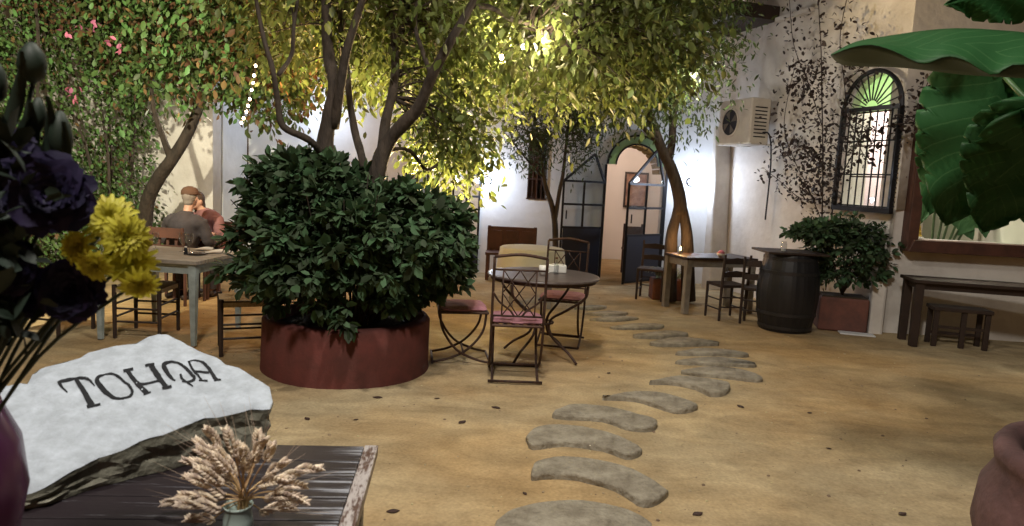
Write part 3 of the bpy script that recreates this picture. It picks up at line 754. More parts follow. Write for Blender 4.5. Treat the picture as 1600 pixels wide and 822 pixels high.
LP = np.array([list(q) for q in limbpts]); LP = LP[LP[:, 2] > 2.2]
CAN = [((-1.5, 6.0, 3.75), (1.25, 1.2, 1.35), 1.2), ((-.2, 6.3, 3.55), (1.2, 1.4, 1.2), 1.3), ((.75, 6.3, 3.1), (.9, 1.0, .95), 1.3), ((-.9, 5.4, 4.3), (1.5, 1.0, .9), .8), ((-1.7, 7.5, 3.2), (1.3, .7, 1.0), 1.1), ((-.2, 7.6, 3.1), (1.1, .7, .95), 1.1), ((-.62, 6.5, 1.95), (.38, .4, .5), .38), ((-1.0, 6.9, 2.75), (.8, .6, .5), .4), ((.5, 5.6, 3.7), (1.1, .9, .8), .9)]
cl = ell_clumps(CAN, 2000, .3)
cl = cl[cl[:, 2] > np.where(np.abs(cl[:, 0]+.62) < .45, 1.45, 1.85)]
for c in cl[::3]:
    k = np.argmin(((LP-c)**2).sum(1)); s0 = Vector(LP[k]); e = Vector(c); L_ = (e-s0).length
    if L_ > 2.2: continue
    mid = (s0+e)/2+Vector((random.uniform(-.1, .1), random.uniform(-.1, .1), random.uniform(.02, .25)))
    b.tube(catmull([s0, mid, e], 4), lerp_list([.010, .003], 9), 4)
b.build('trunk', bark, tr, True, smooth=True)
pp, dd = clump_leaves(cl, 22, .14, down=.7)
hk = rng.random(len(pp)) < .5
leaves('crown', pp[hk], dd[hk], .098*(.6+.7*rng.random(hk.sum())), leaf_y, tr, 'lance')
leaves('crown', pp[~hk], dd[~hk], .080*(.6+.7*rng.random((~hk).sum())), leaf_y, tr, 'oval', label='broader leaves of the lit crown')

# tree by the arched door, leaning left, hollow forked foot
t = thing('leaning_tree', 'leaning tree with forked hollow foot right of the arched door', 'tree', (2.35, 9.9, 0))
Dd = 9.7
b = MB()
def limb(L_, rr, k=5, n=8): 
    cp = catmull([at(x, y, dy) for x, y, dy in L_], k); b.tube(cp, lerp_list(list(rr), len(cp)), n); return cp
limb([(1046, 470, Dd), (1048, 400, Dd), (1050, 365, Dd), (1058, 335, Dd), (1062, 320, Dd)], (.10, .09, .07, .08))
limb([(1076, 470, Dd), (1074, 400, Dd), (1073, 365, Dd), (1068, 335, Dd), (1062, 320, Dd)], (.10, .09, .07, .08))
l1 = limb([(1064, 335, Dd), (1060, 300, Dd), (1048, 262, Dd), (1035, 235, Dd), (1022, 200, Dd), (1010, 160, Dd), (995, 110, Dd), (985, 50, Dd), (980, -40, Dd)], (.095, .08, .062, .045, .03))
l2_ = limb([(1044, 255, Dd), (1050, 220, Dd), (1052, 180, Dd+.1), (1060, 120, Dd+.1), (1068, 50, Dd), (1075, -40, Dd)], (.06, .045, .03))
l3_ = limb([(1030, 225, Dd), (1005, 200, Dd-.2), (980, 180, Dd-.4), (955, 165, Dd-.6)], (.035, .015))
LP2 = np.array([list(q) for q in l1[6:]+l2_+l3_])
CAN2 = [((2.0, 9.6, 3.6), (.9, .9, 1.25), 1.3), ((1.25, 9.1, 3.1), (.9, .8, .75), 1.0), ((2.05, 9.5, 4.6), (1.1, 1.0, .8), .7)]
cl = ell_clumps(CAN2, 620, .25)
for c in cl[::3]:
    k = np.argmin(((LP2-c)**2).sum(1)); s0 = Vector(LP2[k]); e = Vector(c)
    b.tube(catmull([s0, (s0+e)/2+Vector((0, 0, .1)), e], 3), lerp_list([.012, .004], 7), 4)
b.build('trunk', bark, t, True, smooth=True)
pp, dd = clump_leaves(cl, 26, .15, down=.7)
leaves('crown', pp, dd, .085*(.6+.7*rng.random(len(pp))), mat('leaf_door_tree', (.08, .115, .035), .5, rnd=.45, trans=.35), t, 'lance')

# slim young tree behind the round table
t = thing('slim_tree', 'slim young tree with small grey-green leaves in front of the back wall', 'tree', (.62, 10.6, 0))
b = MB(); Ds = 10.6
def limb2(L_, rr): cp = catmull([at(x, y, dy) for x, y, dy in L_], 5); b.tube(cp, lerp_list(list(rr), len(cp)), 7); return cp
q = limb2([(869, 455, Ds), (868, 400, Ds), (867, 350, Ds), (862, 320, Ds), (852, 290, Ds), (846, 250, Ds), (838, 200, Ds), (830, 150, Ds)], (.05, .045, .03, .012))
q += limb2([(867, 345, Ds), (874, 300, Ds), (880, 270, Ds), (884, 230, Ds), (890, 180, Ds)], (.035, .028, .012))
q += limb2([(850, 280, Ds), (835, 262, Ds), (815, 240, Ds), (800, 220, Ds)], (.02, .008))
LP3 = np.array([list(v) for v in q])
CAN3 = [((.45, 10.5, 2.55), (.75, .5, .50), 1.2), ((.15, 10.6, 2.15), (.45, .4, .4), .6), ((.95, 10.5, 2.35), (.35, .4, .55), .6)]
cl = ell_clumps(CAN3, 300, .2)
for c in cl[::2]:
    k = np.argmin(((LP3-c)**2).sum(1)); s0 = Vector(LP3[k]); e = Vector(c)
    b.tube([s0, (s0+e)/2+Vector((0, 0, .05)), e], [.007, .005, .003], 4)
b.build('trunk', bark, t, True, smooth=True)
pp, dd = clump_leaves(cl, 16, .10, down=.4)
leaves('crown', pp, dd, .07*(.6+.7*rng.random(len(pp))), leaf_o, t, 'lance')

# ivy-covered curtain on the left: two things, a flowering climber and the far hanging mass
def curtain(n, p0, p1, z0, z1, bulge, seed):
    r_ = np.random.default_rng(seed)
    s = r_.random(n); z = z0+(z1-z0)*r_.random(n)
    p0 = np.array(p0); p1 = np.array(p1); d = (p1-p0)/np.linalg.norm(p1-p0); nr = np.array([d[1], -d[0]])
    if nr[1] > 0: nr = -nr
    out = np.zeros((n, 3))
    for i in range(n):
        q = p0+(p1-p0)*s[i]
        h = bulge*(noise.noise(Vector((s[i]*6, z[i]*.9, seed)))+.5*noise.noise(Vector((s[i]*16, z[i]*2.4, seed))))
        h += .25*bulge*r_.normal()*.5
        q = q+nr*h; out[i] = (q[0], q[1], z[i])
    return out, np.array([nr[0], nr[1], 0])
t = thing('flowering_climber', 'tall ivy-like climber with a few pink flowers covering the left wall', 'climbing plant', (-6.4, 7.6, 0))
cl, nr = curtain(3000, (-7.6, 5.2), (-5.25, 10.2), .0, 5.6, .55, 21)
pp, dd = clump_leaves(cl, 17, .11, down=.9); dd += nr*.7
sel = rng.random(len(pp)) < .25
hgt = pp[:, 2]+.7*np.array([noise.noise(Vector((p_[0]*.8, p_[1]*.8, p_[2]*.8))) for p_ in pp])
dry = (hgt > 3.0) & (rng.random(len(pp)) < .35) | (rng.random(len(pp)) < .06)
leaves('leaves', pp[~dry], dd[~dry], .068*(.6+.8*rng.random((~dry).sum())), leaf_i, t, 'oval')
leaves('leaves', pp[dry], dd[dry], .070*(.6+.8*rng.random(dry.sum())), leaf_r, t, 'oval', label='dry russet leaves among the green')
fl = []; 
for (x, y) in [(176, 72), (208, 66), (185, 160), (240, 95), (20, 12)]:
    c = at(x, y, 8.2 if x > 120 else 7.0)
    for k in range(9): fl.append(np.array(c)+rng.normal(size=3)*.045)
fl = np.array(fl); fl[:, 1] -= .8
leaves('blossom', fl, rng.normal(size=(len(fl), 3)), .07, pink, t, 'oval')
b = MB()
for i in range(26):
    s = i/26; x = -7.7+2.4*s; y = 5.4+4.9*s
    b.tube(catmull([(x+random.uniform(-.1, .1), y, 0), (x+random.uniform(-.3, .3), y, 1.5), (x+random.uniform(-.4, .4), y, 3.2), (x+random.uniform(-.5, .5), y, 5.2)], 5), .018, 5)
b.build('stem', bark, t, True)
# backing lattice of dense inner growth
t = thing('hanging_foliage', 'mass of russet and green foliage hanging above the seated couple', 'tree', (-4.9, 9.3, 0))
CAN4 = [((-4.3, 9.2, 3.3), (1.3, .9, 1.0), 1.5), ((-3.2, 8.9, 3.0), (.8, .8, .85), 1.1), ((-4.6, 8.8, 4.6), (1.8, 1.0, 1.1), 1.4), ((-2.9, 8.2, 4.3), (1.2, 1.0, .9), 1)]
cl = ell_clumps(CAN4, 1300, .3)
pp, dd = clump_leaves(cl, 21, .13, down=.8)
dry = rng.random(len(pp)) < .22
leaves('crown', pp[~dry], dd[~dry], .09*(.6+.8*rng.random((~dry).sum())), leaf_i, t, 'oval')
leaves('crown', pp[dry], dd[dry], .09*(.6+.8*rng.random(dry.sum())), leaf_r, t, 'oval', label='russet leaves of the hanging crown')
b = MB()
limb_ = [(222, 400, 9.6), (226, 350, 9.5), (232, 310, 9.4), (248, 278, 9.3), (268, 250, 9.2), (290, 215, 9.2), (310, 170, 9.2), (330, 110, 9.2), (345, 40, 9.2)]
cp = catmull([at(*q) for q in limb_], 5); cp = [Vector((cp[0].x, cp[0].y, 0))]+cp
b.tube(cp, lerp_list([.11, .09, .07, .04], len(cp)), 8)
cp2 = catmull([at(268, 250, 9.2), at(255, 215, 9.1), at(240, 170, 9.0), at(235, 110, 9.0)], 5); b.tube(cp2, lerp_list([.05, .02], len(cp2)), 7)
b.build('trunk', bark, t, True, smooth=True)

# climber with dark leaves on the right wall, growing from a square pot
M = frame_M(A0, A1, -.22)
t = thing('wall_climber', 'spindly climber with sparse dark leaves against the right wall', 'climbing plant', (4.0, 8.55, .42))
b = MB(); tips = []
def on(px, py, off=0.0):
    s = s_of(px, A0, A1); q = frame_M(A0, A1, -.20+off) @ Vector((s, 0, 0)); return at(px, py, q.y) + Vector((-.0, 0, 0))
VN = [[(1275, 480), (1278, 420), (1282, 330), (1284, 240), (1283, 150), (1284, 80), (1280, 10), (1278, -60)],
      [(1290, 480), (1296, 400), (1300, 330), (1308, 260), (1318, 200), (1320, 140), (1312, 60), (1325, -20)],
      [(1281, 340), (1262, 290), (1240, 250), (1225, 200), (1232, 140), (1245, 90)],
      [(1283, 270), (1255, 235), (1225, 225), (1205, 235)], [(1284, 200), (1260, 130), (1240, 70), (1232, 0)],
      [(1283, 310), (1250, 310), (1220, 285), (1195, 265)], [(1318, 180), (1340, 195), (1365, 205), (1395, 195)], [(1320, 130), (1345, 100), (1350, 60)],
      [(1300, 300), (1335, 230), (1350, 215)], [(1395, 195), (1430, 190), (1450, 170)], [(1425, 190), (1440, 150), (1450, 120)], [(1318, 170), (1345, 235), (1352, 250)]]
for L_ in VN:
    cp = catmull([on(*q) + Vector((0, random.uniform(-.06, .02), 0)) for q in L_], 6)
    b.tube(cp, lerp_list([.013 if len(L_) > 6 else .007, .004], len(cp)), 5); tips += cp
b.build('stem', wood_k, t, True)
T_ = np.array([list(q) for q in tips]); 
dens = np.array([noise.noise(Vector(v)*1.7) for v in T_])
pp = np.repeat(T_, 7, axis=0)+rng.normal(size=(len(T_)*7, 3))*np.array([.10, .06, .085])
dd = rng.normal(size=pp.shape); dd[:, 2] -= .5
ext = ell_clumps([((3.62, 8.75, 2.05), (.35, .15, .45), 1), ((3.55, 9.0, 2.9), (.25, .15, .6), .5)], 70, .1)
pe, de = clump_leaves(ext, 9, .07)
pp = np.concatenate([pp, pe]); dd = np.concatenate([dd, de]); dd[:, 1] -= .3
leaves('leaves', pp, dd, .065*(.5+.8*rng.random(len(pp))), leaf_c, t, 'oval')
# square pot and the bushy plant in it
SP = Vector((4.0, 8.42, 0))
t = thing('square_planter', 'square terracotta planter behind the barrel', 'planter', SP, -.25)
b = MB(); b.prism([(-.27, -.2), (.27, -.2), (.27, .2), (-.27, .2)], 0, .40); b.build('box', terra, t, bevel=.02)
MB().box((0, 0, .405), (.50, .36, .02)).build('soil', soil, t)
MB().box((.14, -.30, .008), (.38, .16, .016)).build('slab', plaster_w, t, bevel=.005)
t = thing('potted_bush', 'dark leafy bush filling the square planter by the right wall', 'shrub', SP+Vector((0, 0, .41)))
p, dd, ln = rosettes((SP.x-.02, SP.y-.05, .88), (.46, .34, .40), 330, 9, .075, .38, 8, .4)
p2, d2, l2 = rosettes((SP.x-.35, SP.y-.1, 1.15), (.36, .25, .12), 100, 9, .085, .4, 9)
leaves('leaves', np.concatenate([p, p2]), np.concatenate([dd, d2]), np.concatenate([ln, l2]), leaf_d, t, 'oval')
b = MB()
for i in range(22):
    a = random.random()*6.3; b.tube([(0, 0, 0), (.15*math.cos(a), .12*math.sin(a), .35), (.38*math.cos(a), .28*math.sin(a), random.uniform(.4, .85))], [.01, .008, .004], 5)
b.build('stem', bark, t)
# white spider plant pot near the door
SPP = atz(1022, 468, 0); SPP = Vector((SPP.x+.12, SPP.y+.1, 0))
t = thing('terracotta_box', 'terracotta trough with a pale striped plant beside the open door leaf', 'planter', SPP)
b = MB(); b.prism([(-.16, -.13), (.36, -.13), (.36, .15), (-.16, .15)], 0, .30); b.build('box', terra, t, bevel=.015)
t = thing('striped_plant', 'pale striped grassy plant in the terracotta trough by the door', 'plant', SPP+Vector((0, 0, .29)))
b = MB()
for i in range(46):
    a = random.random()*2*PI; L_ = random.uniform(.16, .32); ox = random.uniform(-.1, .25)
    pts = [Vector((ox+math.cos(a)*L_*u, math.sin(a)*L_*u*.7, .30*L_/.3*(1.9*u-1.6*u*u))) for u in (0, .3, .6, .85, 1)]
    vs = []; 
    for k, q in enumerate(pts):
        wd = .012*(1-.8*k/4); sd = Vector((-math.sin(a), math.cos(a), 0))*wd; vs += [q-sd, q+Vector((0, 0, .004)), q+sd]
    b.add(vs, [(k*3+j, k*3+j+1, k*3+j+4, k*3+j+3) for k in range(4) for j in (0, 1)])
b.build('leaves', mat('striped_leaf', (.45, .52, .36), .5, rnd=.4, trans=.2), t)
#=====FURNITURE
# ------------------------------------------------------------------ metal bistro set
def bistro_chair(loc, rz, lab):
    t = thing('bistro_chair', lab, 'chair', loc, rz, 'metal bistro chairs round the table')
    W = .205
    b = MB()
    for s in (-1, 1):
        b.tube(catmull([(s*W, -.20, .44), (s*W, -.215, .7), (s*W, -.25, 1.0)], 5), .011, 7)
    b.tube(catmull([(-W, -.25, 1.0), (0, -.262, 1.025), (W, -.25, 1.0)], 6), .013, 7)
    b.tube([(-W, -.235, .90), (W, -.235, .90)], .008, 6); b.tube([(-W, -.205, .53), (W, -.205, .53)], .008, 6)
    def yb(z): return -.205-(z-.53)*.085
    for x in (-.13, .13): b.tube([(x, yb(.53), .53), (x, yb(.9), .9)], .006, 5)
    # lattice of crossing rods and two sweeping scrolls
    for k in (-2, -1, 0, 1):
        x0 = k*.13
        for sx in (1, -1):
            pts = []
            for i in range(9):
                z = .53+.37*i/8; x = (x0+.26*i/8)*sx
                if abs(x) <= .131: pts.append((x, yb(z)+.003*sx, z))
            if len(pts) > 1: b.tube(pts, .005, 5)
    for s in (-1, 1):
        b.tube(catmull([(s*W, -.222, .72), (s*.15, -.214, .64), (s*.07, -.208, .58), (s*.03, -.205, .53)], 5), .009, 6)
    b.build('backrest', iron_r, t, smooth=True)
    for s in (-1, 1):
        b = MB(); b.tube(catmull([(s*W, -.20, .46), (s*W, -.17, .30), (s*W, -.05, .13), (s*W, .12, .045), (s*W, .25, .015)], 5), .011, 7); b.build('leg', iron_r, t, smooth=True)
        b = MB(); b.tube(catmull([(s*(W-.024), .20, .45), (s*(W-.024), .17, .28), (s*(W-.024), .05, .13), (s*(W-.024), -.10, .05), (s*(W-.024), -.25, .015)], 5), .011, 7); b.build('leg', iron_r, t, smooth=True)
    b = MB(); b.tube([(-W, .25, .014), (W, .25, .014)], .011, 6); b.tube([(-W-.01, -.25, .014), (W+.01, -.25, .014)], .011, 6)
    b.tube([(-W, .02, .085), (W, .02, .085)], .008, 6); b.build('stretcher', iron_r, t, smooth=True)
    b = MB(); b.tube([(-W, -.2, .45), (W, -.2, .45), (W, .21, .45), (-W, .21, .45), (-W, -.2, .45)], .012, 6)
    for i in range(6): b.box((-.16+.064*i, 0, .452), (.03, .40, .006))
    b.build('seat', iron_r, t)
    # puffy cushion
    n = 14; vs = []; fs = []
    for lay, sg in ((0, -1), (1, 1)):
        for i in range(n+1):
            for j in range(n+1):
                u = i/n*2-1; v = j/n*2-1; e = (1-u**6)*(1-v**6)
                tuft = sum(math.exp(-((u-a)**2+(v-c)**2)*40) for a in (-.45, .45) for c in (-.45, .45))
                vs.append((u*(.215-.012*v*v), .005+v*(.205-.012*u*u), .478+sg*(.026*e**.5-.010*tuft*(sg > 0))))
    N = n+1
    for lay in (0, 1):
        for i in range(n):
            for j in range(n): fs.append(tuple(lay*N*N+q for q in (i*N+j, (i+1)*N+j, (i+1)*N+j+1, i*N+j+1)))
    for i in range(n):
        for (a, c) in ((i, i+1),):
            fs.append((a, c, N*N+c, N*N+a)); fs.append((n*N+a, n*N+c, N*N+n*N+c, N*N+n*N+a))
            fs.append((a*N, c*N, N*N+c*N, N*N+a*N)); fs.append((a*N+n, c*N+n, N*N+c*N+n, N*N+a*N+n))
    b = MB(); b.add(vs, fs); b.build('cushion', cushion, t, smooth=True)
    return t
ch = bistro_chair((.06, 5.66, 0), .04, 'metal bistro chair nearest the viewer, lattice back towards us, pink cushion')
copy_thing(ch, (-.42, 6.10, 0), -1.42, 'metal bistro chair side-on beside the shrub, left of the round table')
copy_thing(ch, (.52, 6.92, 0), 2.95, 'metal bistro chair on the far right side of the round table, lattice back away')
t = thing('bistro_table', 'round metal bistro table with curved legs beside the shrub', 'table', (.29, 6.28, 0))
b = MB(); b.lathe([(.48, .742), (.502, .746), (.506, .754), (.502, .764), (.48, .768), (.01, .769)], 48); b.build('tabletop', mat('marble_top', (.11, .085, .08), .35, col2=(.07, .052, .05), nscale=12), t)
b = MB(); b.lathe([(.465, .715), (.475, .715), (.475, .741), (.465, .741)], 40, cap=False); b.build('rim', iron_r, t)
for k in range(4):
    a = PI/4+k*PI/2+.15; c, s = math.cos(a), math.sin(a)
    b = MB(); b.tube(catmull([(c*.47, s*.47, .71), (c*.44, s*.44, .60), (c*.26, s*.26, .47), (c*.10, s*.10, .36), (c*.12, s*.12, .22), (c*.30, s*.30, .10), (c*.40, s*.40, .012)], 5), .012, 7)
    b.build('leg', iron_r, t, smooth=True)
b = MB(); b.tube([(.11*math.cos(i*PI/8), .11*math.sin(i*PI/8), .33) for i in range(17)], .010, 6); b.build('ring', iron_r, t)
t = thing('napkin_holder', 'white napkin box on the round metal table', 'box', (.42, 6.42, .770))
b = MB(); b.box((0, 0, .035), (.16, .09, .07)); b.build('box', white, t, bevel=.008); MB().box((0, 0, .073), (.10, .05, .008)).build('napkins', cloth, t)
t = thing('white_cup', 'small white cup standing left of the napkin box on the metal table', 'cup', (.28, 6.18, .770))
b = MB(); b.lathe([(.028, 0), (.036, .04), (.040, .085), (.036, .085), (.032, .04), (.02, .01)], 20); b.build('bowl', white, t, smooth=True)
b = MB(); b.tube([(.036, 0, .065), (.058, 0, .06), (.058, 0, .03), (.034, 0, .025)], .005, 6); b.build('handle', white, t)
t = thing('slim_bottle', 'slim clear bottle behind the white cup on the metal table', 'bottle', (.40, 6.28, .770))
MB().lathe([(.022, 0), (.022, .08), (.009, .11), (.009, .14)], 16).build('body', clear, t, smooth=True); MB().lathe([(.011, .14), (.011, .155)], 12).build('cap', rustb, t)

# cream clothed table and wooden settle near the back wall
t = thing('clothed_table', 'table under a cream cloth behind the round metal table', 'table', (.25, 9.0, 0))
b = MB(); N = 48; vs = []; prof = [(.001, .742), (.30, .742), (.44, .741), (.46, .730), (.475, .60), (.49, .40)]
for i, (r, z) in enumerate(prof):
    for k in range(N):
        a = 2*PI*k/N; rr = r*(1+(.05*math.sin(a*9) if i > 3 else 0)*(i-3)/2); vs.append((rr*math.cos(a)*.9, rr*math.sin(a), z))
b.add(vs, [(i*N+k, i*N+(k+1) % N, (i+1)*N+(k+1) % N, (i+1)*N+k) for i in range(len(prof)-1) for k in range(N)]); b.build('tablecloth', mat('cream_cloth', (.60, .57, .46), .9), t, smooth=True)
b = MB(); [b.box((x, y, .36), (.05, .05, .72)) for x in (-.24, .24) for y in (-.24, .24)]; b.build('legs', wood_g, t)
t = thing('wooden_settle', 'brown wooden settle with panelled back against the white back wall', 'bench', (-.02, 11.2, 0))
b = MB(); b.box((0, .2, .62), (.80, .04, .42))
for x in (-.26, 0, .26): b.box((x, .175, .62), (.20, .014, .30))
b.build('backrest', wood_r, t, bevel=.004)
b = MB(); b.box((0, 0, .42), (.82, .42, .04)); b.build('seat', wood_r, t, bevel=.004)
for x in (-.37, .37):
    for y in (-.17, .19): MB().box((x, y, .2 if y < 0 else .42), (.05, .05, .4 if y < 0 else .84)).build('leg', wood_r, t)
t = thing('passage_chair', 'brown wooden chair just inside the arched doorway', 'chair', (2.22, 12.7, 0), .2)
MB().box((0, 0, .45), (.40, .40, .04)).build('seat', wood_r, t, bevel=.004)
b = MB(); b.box((0, .19, .72), (.36, .025, .26)); b.build('backrest', wood_r, t)
for x in (-.17, .17):
    for y in (-.17, .17): MB().box((x, y, .22 if y < 0 else .45), (.04, .04, .44 if y < 0 else .9)).build('leg', wood_r, t)
t = thing('wall_picture', 'framed picture with brown figure seen through the right door leaf', 'picture', (2.55, 15.05, 1.2))
MB().box((0, 0, .3), (.5, .03, .75)).build('frame', wood_k, t); MB().box((0, -.018, .3), (.42, .01, .66)).build('canvas', mat('brown_canvas', (.42, .26, .18), .8, col2=(.16, .07, .05), nscale=5), t)

# ------------------------------------------------------------------ rush stools and ladder-back chairs
def rush_stool(loc, rz, lab, h=.46, w=.42, grp='rush-seated stools by the painted table'):
    t = thing('rush_stool', lab, 'stool', loc, rz, grp)
    b = MB(); n = 12
    vs = []; fs = []
    for i in range(n+1):
        for j in range(n+1):
            u = i/n*2-1; v = j/n*2-1; vs.append((u*w/2, v*w/2, h+.012-.020*(1-max(abs(u), abs(v)))))
    for i in range(n):
        for j in range(n): fs.append((i*(n+1)+j, (i+1)*(n+1)+j, (i+1)*(n+1)+j+1, i*(n+1)+j+1))
    b.add(vs, fs); b.box((0, 0, h-.022), (w*.98, w*.98, .040)); b.build('seat', rush, t)
    for x in (-1, 1):
        for y in (-1, 1): MB().tube([(x*w*.47, y*w*.47, 0), (x*w*.47, y*w*.47, h+.025)], [.017, .021], 8).build('leg', wood_k, t)
    b = MB()
    for z in (.15, .27):
        for s in (-1, 1): b.tube([(-w*.46, s*w*.47, z), (w*.46, s*w*.47, z)], .010, 6); b.tube([(s*w*.47, -w*.46, z+.04), (s*w*.47, w*.46, z+.04)], .010, 6)
    b.build('stretcher', wood_k, t); return t
st = rush_stool((-2.30, 6.02, 0), .42, 'rush-seated stool between the painted table and the red planter')
copy_thing(st, (-3.36, 6.42, 0), .05, 'dark rush-seated stool tucked under the painted table')
copy_thing(st, (-4.15, 6.35, 0), -.2, 'rush-seated stool half hidden behind the big bouquet')
copy_thing(st, (-2.35, 7.35, 0), .3, 'rush-seated stool beyond the painted table, beside the shrub')
def ladder_chair(loc, rz, lab, h=.82):
    t = thing('ladder_back_chair', lab, 'chair', loc, rz, 'small dark ladder-back chairs at the table by the barrel')
    MB().box((0, 0, .43), (.38, .36, .035)).build('seat', wood_k, t, bevel=.006)
    for x in (-.175, .175):
        MB().tube([(x, -.165, 0), (x, -.17, .44), (x, -.195, h)], [.016, .019, .015], 8).build('leg', wood_k, t)
        MB().tube([(x, .165, 0), (x, .165, .44)], [.015, .019], 8).build('leg', wood_k, t)
    b = MB()
    for z in (.58, .74): b.prism([(-.175, -.035), (.175, -.035), (.165, .025), (0, .045), (-.165, .025)], -.008, .008, Matrix.Translation((0, -.18, z)) @ Matrix.Rotation(PI/2, 4, 'X'))
    b.build('backrest', wood_k, t)
    b = MB()
    for z in (.14, .26):
        for x in (-.175, .175): b.tube([(x, -.165, z), (x, .165, z)], .009, 6)
        b.tube([(-.175, -.165, z+.03), (.175, -.165, z+.03)], .009, 6)
    b.build('stretcher', wood_k, t); return t
lc = ladder_chair((2.70, 8.72, 0), .25, 'small dark ladder-back chair left of the one next to the barrel')
copy_thing(lc, (3.03, 8.50, 0), -.45, 'small dark ladder-back chair standing right beside the barrel')
copy_thing(lc, (2.0, 9.95, 0), 2.8, 'dark ladder-back chair behind the small table, near the trough')

def table(name, lab, loc, rz, w, d, h, top, legm, leg=.06, ins=.05, th=.035, apron=.09, grp=None, taper=.7):
    t = thing(name, lab, 'table', loc, rz, grp)
    b = MB(); n = max(3, int(d/.14))
    for i in range(n): b.box((0, -d/2+d*(i+.5)/n, h-th/2), (w, d/n-.004, th))
    b.build('tabletop', top, t, bevel=.004)
    for x in (-1, 1):
        for y in (-1, 1):
            x0, y0 = x*(w/2-ins), y*(d/2-ins); q = MB(); L = leg/2; k = L*taper; z1 = h-th
            vs = [(x0+a*k, y0+c*k, 0) for a, c in ((-1, -1), (1, -1), (1, 1), (-1, 1))]+[(x0+a*L, y0+c*L, z1) for a, c in ((-1, -1), (1, -1), (1, 1), (-1, 1))]
            q.add(vs, [(3, 2, 1, 0), (4, 5, 6, 7)]+[(i, (i+1) % 4, 4+(i+1) % 4, 4+i) for i in range(4)]); q.build('leg', legm, t, bevel=.004)
    q = MB()
    for y in (-1, 1): q.box((0, y*(d/2-ins), h-th-apron/2-.001), (w-2*ins-leg, .022, apron))
    for x in (-1, 1): q.box((x*(w/2-ins), 0, h-th-apron/2-.001), (.022, d-2*ins-leg, apron))
    q.build('apron', legm, t); return t
TB = table('painted_table', 'blue-grey painted wooden table laid with glasses, left of the planter', (-3.16, 6.50, 0), -.09, .98, .92, .76, wood_g, wood_b, leg=.07, ins=.055, apron=.085, taper=.55)
table('small_table', 'weathered small table with dark top between trough and ladder-back chairs', (2.62, 9.28, 0), .30, 1.05, .60, .73, wood_d, wood_g, leg=.075, taper=1)
RT = table('dark_table', 'dark brown wooden table against the wall under the wide window', (5.32, 7.62, 0), -.20, 1.85, .50, .74, wood_k, wood_k, leg=.085, ins=.07, apron=.07, taper=.9)
t = thing('dark_stool', 'dark low wooden stool pushed under the wall table', 'stool', (4.98, 7.72, 0), -.25)
MB().box((0, 0, .42), (.58, .30, .04)).build('seat', wood_k, t, bevel=.006)
for x in (-.25, 0.02, .25):
    for y in (-.11, .11):
        if x == .02 and y > 0: continue
        MB().box((x, y, .2), (.05, .045, .40)).build('leg', wood_k, t, bevel=.004)
b = MB(); b.box((0, .11, .12), (.5, .025, .03)); b.box((0, -.11, .22), (.5, .02, .03)); b.build('stretcher', wood_k, t)
# barrel
t = thing('barrel', 'black painted wooden barrel used as a standing table', 'barrel', (3.26, 8.22, 0))
b = MB(); prof = [(.285+.065*math.sin(PI*z/.90), z) for z in [i*.05 for i in range(19)]]
vs = []; n = 48
for r, z in prof:
    for k in range(n):
        rr = r-(.004 if k % 3 == 0 else 0); vs.append((rr*math.cos(2*PI*k/n), rr*math.sin(2*PI*k/n), z))
b.add(vs, [(i*n+k, i*n+(k+1) % n, (i+1)*n+(k+1) % n, (i+1)*n+k) for i in range(18) for k in range(n)]+[tuple(18*n+k for k in range(n))])
b.build('staves', mat('black_stave', (.008, .008, .010), .5, col2=(.016, .015, .016), nscale=6, stretch=(3, 3, .4)), t)
for z in (.05, .21, .69, .85):
    r = .289+.065*math.sin(PI*z/.90); MB().lathe([(r-.003, z-.02), (r+.003, z-.018), (r+.003, z+.018), (r-.003, z+.02)], 40, cap=False).build('hoop', mat('hoop_iron', (.05, .05, .055), .4, .7), t)
b = MB(); b.box((-.02, 0, .918), (.70, .60, .024)); b.build('top', wood_k, t, bevel=.006)
t = thing('glass_jar', 'small glass jar standing on the barrel top', 'jar', (3.12, 8.1, .933))
MB().lathe([(.03, 0), (.034, .01), (.034, .08), (.028, .10), (.03, .115)], 18, cap=False).build('body', clear, t, smooth=True); MB().lathe([(.026, .003), (.026, .03)], 14).build('candle', white, t)
# candle in glass on small table in front of forked trunk, plus ornaments
q = at(1062, 405, 9.25)
t = thing('candle_glass', 'lit candle in a glass on the small table before the forked trunk', 'candle', (q.x, q.y, .731))
MB().lathe([(.035, 0), (.04, .07), (.038, .10)], 18, cap=False).build('glass', clear, t, smooth=True); MB().lathe([(.022, .004), (.022, .045)], 12).build('wax', white, t)
MB().lathe([(.001, .05), (.012, .065), (.001, .10)], 10).build('flame', mat('flame', (1, .7, .3), .5, emit=(1, .62, .25), estr=60), t)
LIGHTS.append(point('candle_light', (q.x, q.y+.10, .92), 9, (1, .55, .22), .03))
t = thing('bowl', 'small pink-lidded dish on the right end of the small table', 'dish', (2.72, 9.15, .731))
MB().lathe([(.03, 0), (.055, .03), (.06, .045)], 20).build('body', white, t, smooth=True); MB().lathe([(.055, .046), (.03, .075), (.008, .09)], 16).build('lid', mat('pink_lid', (.5, .15, .2), .5), t, smooth=True)

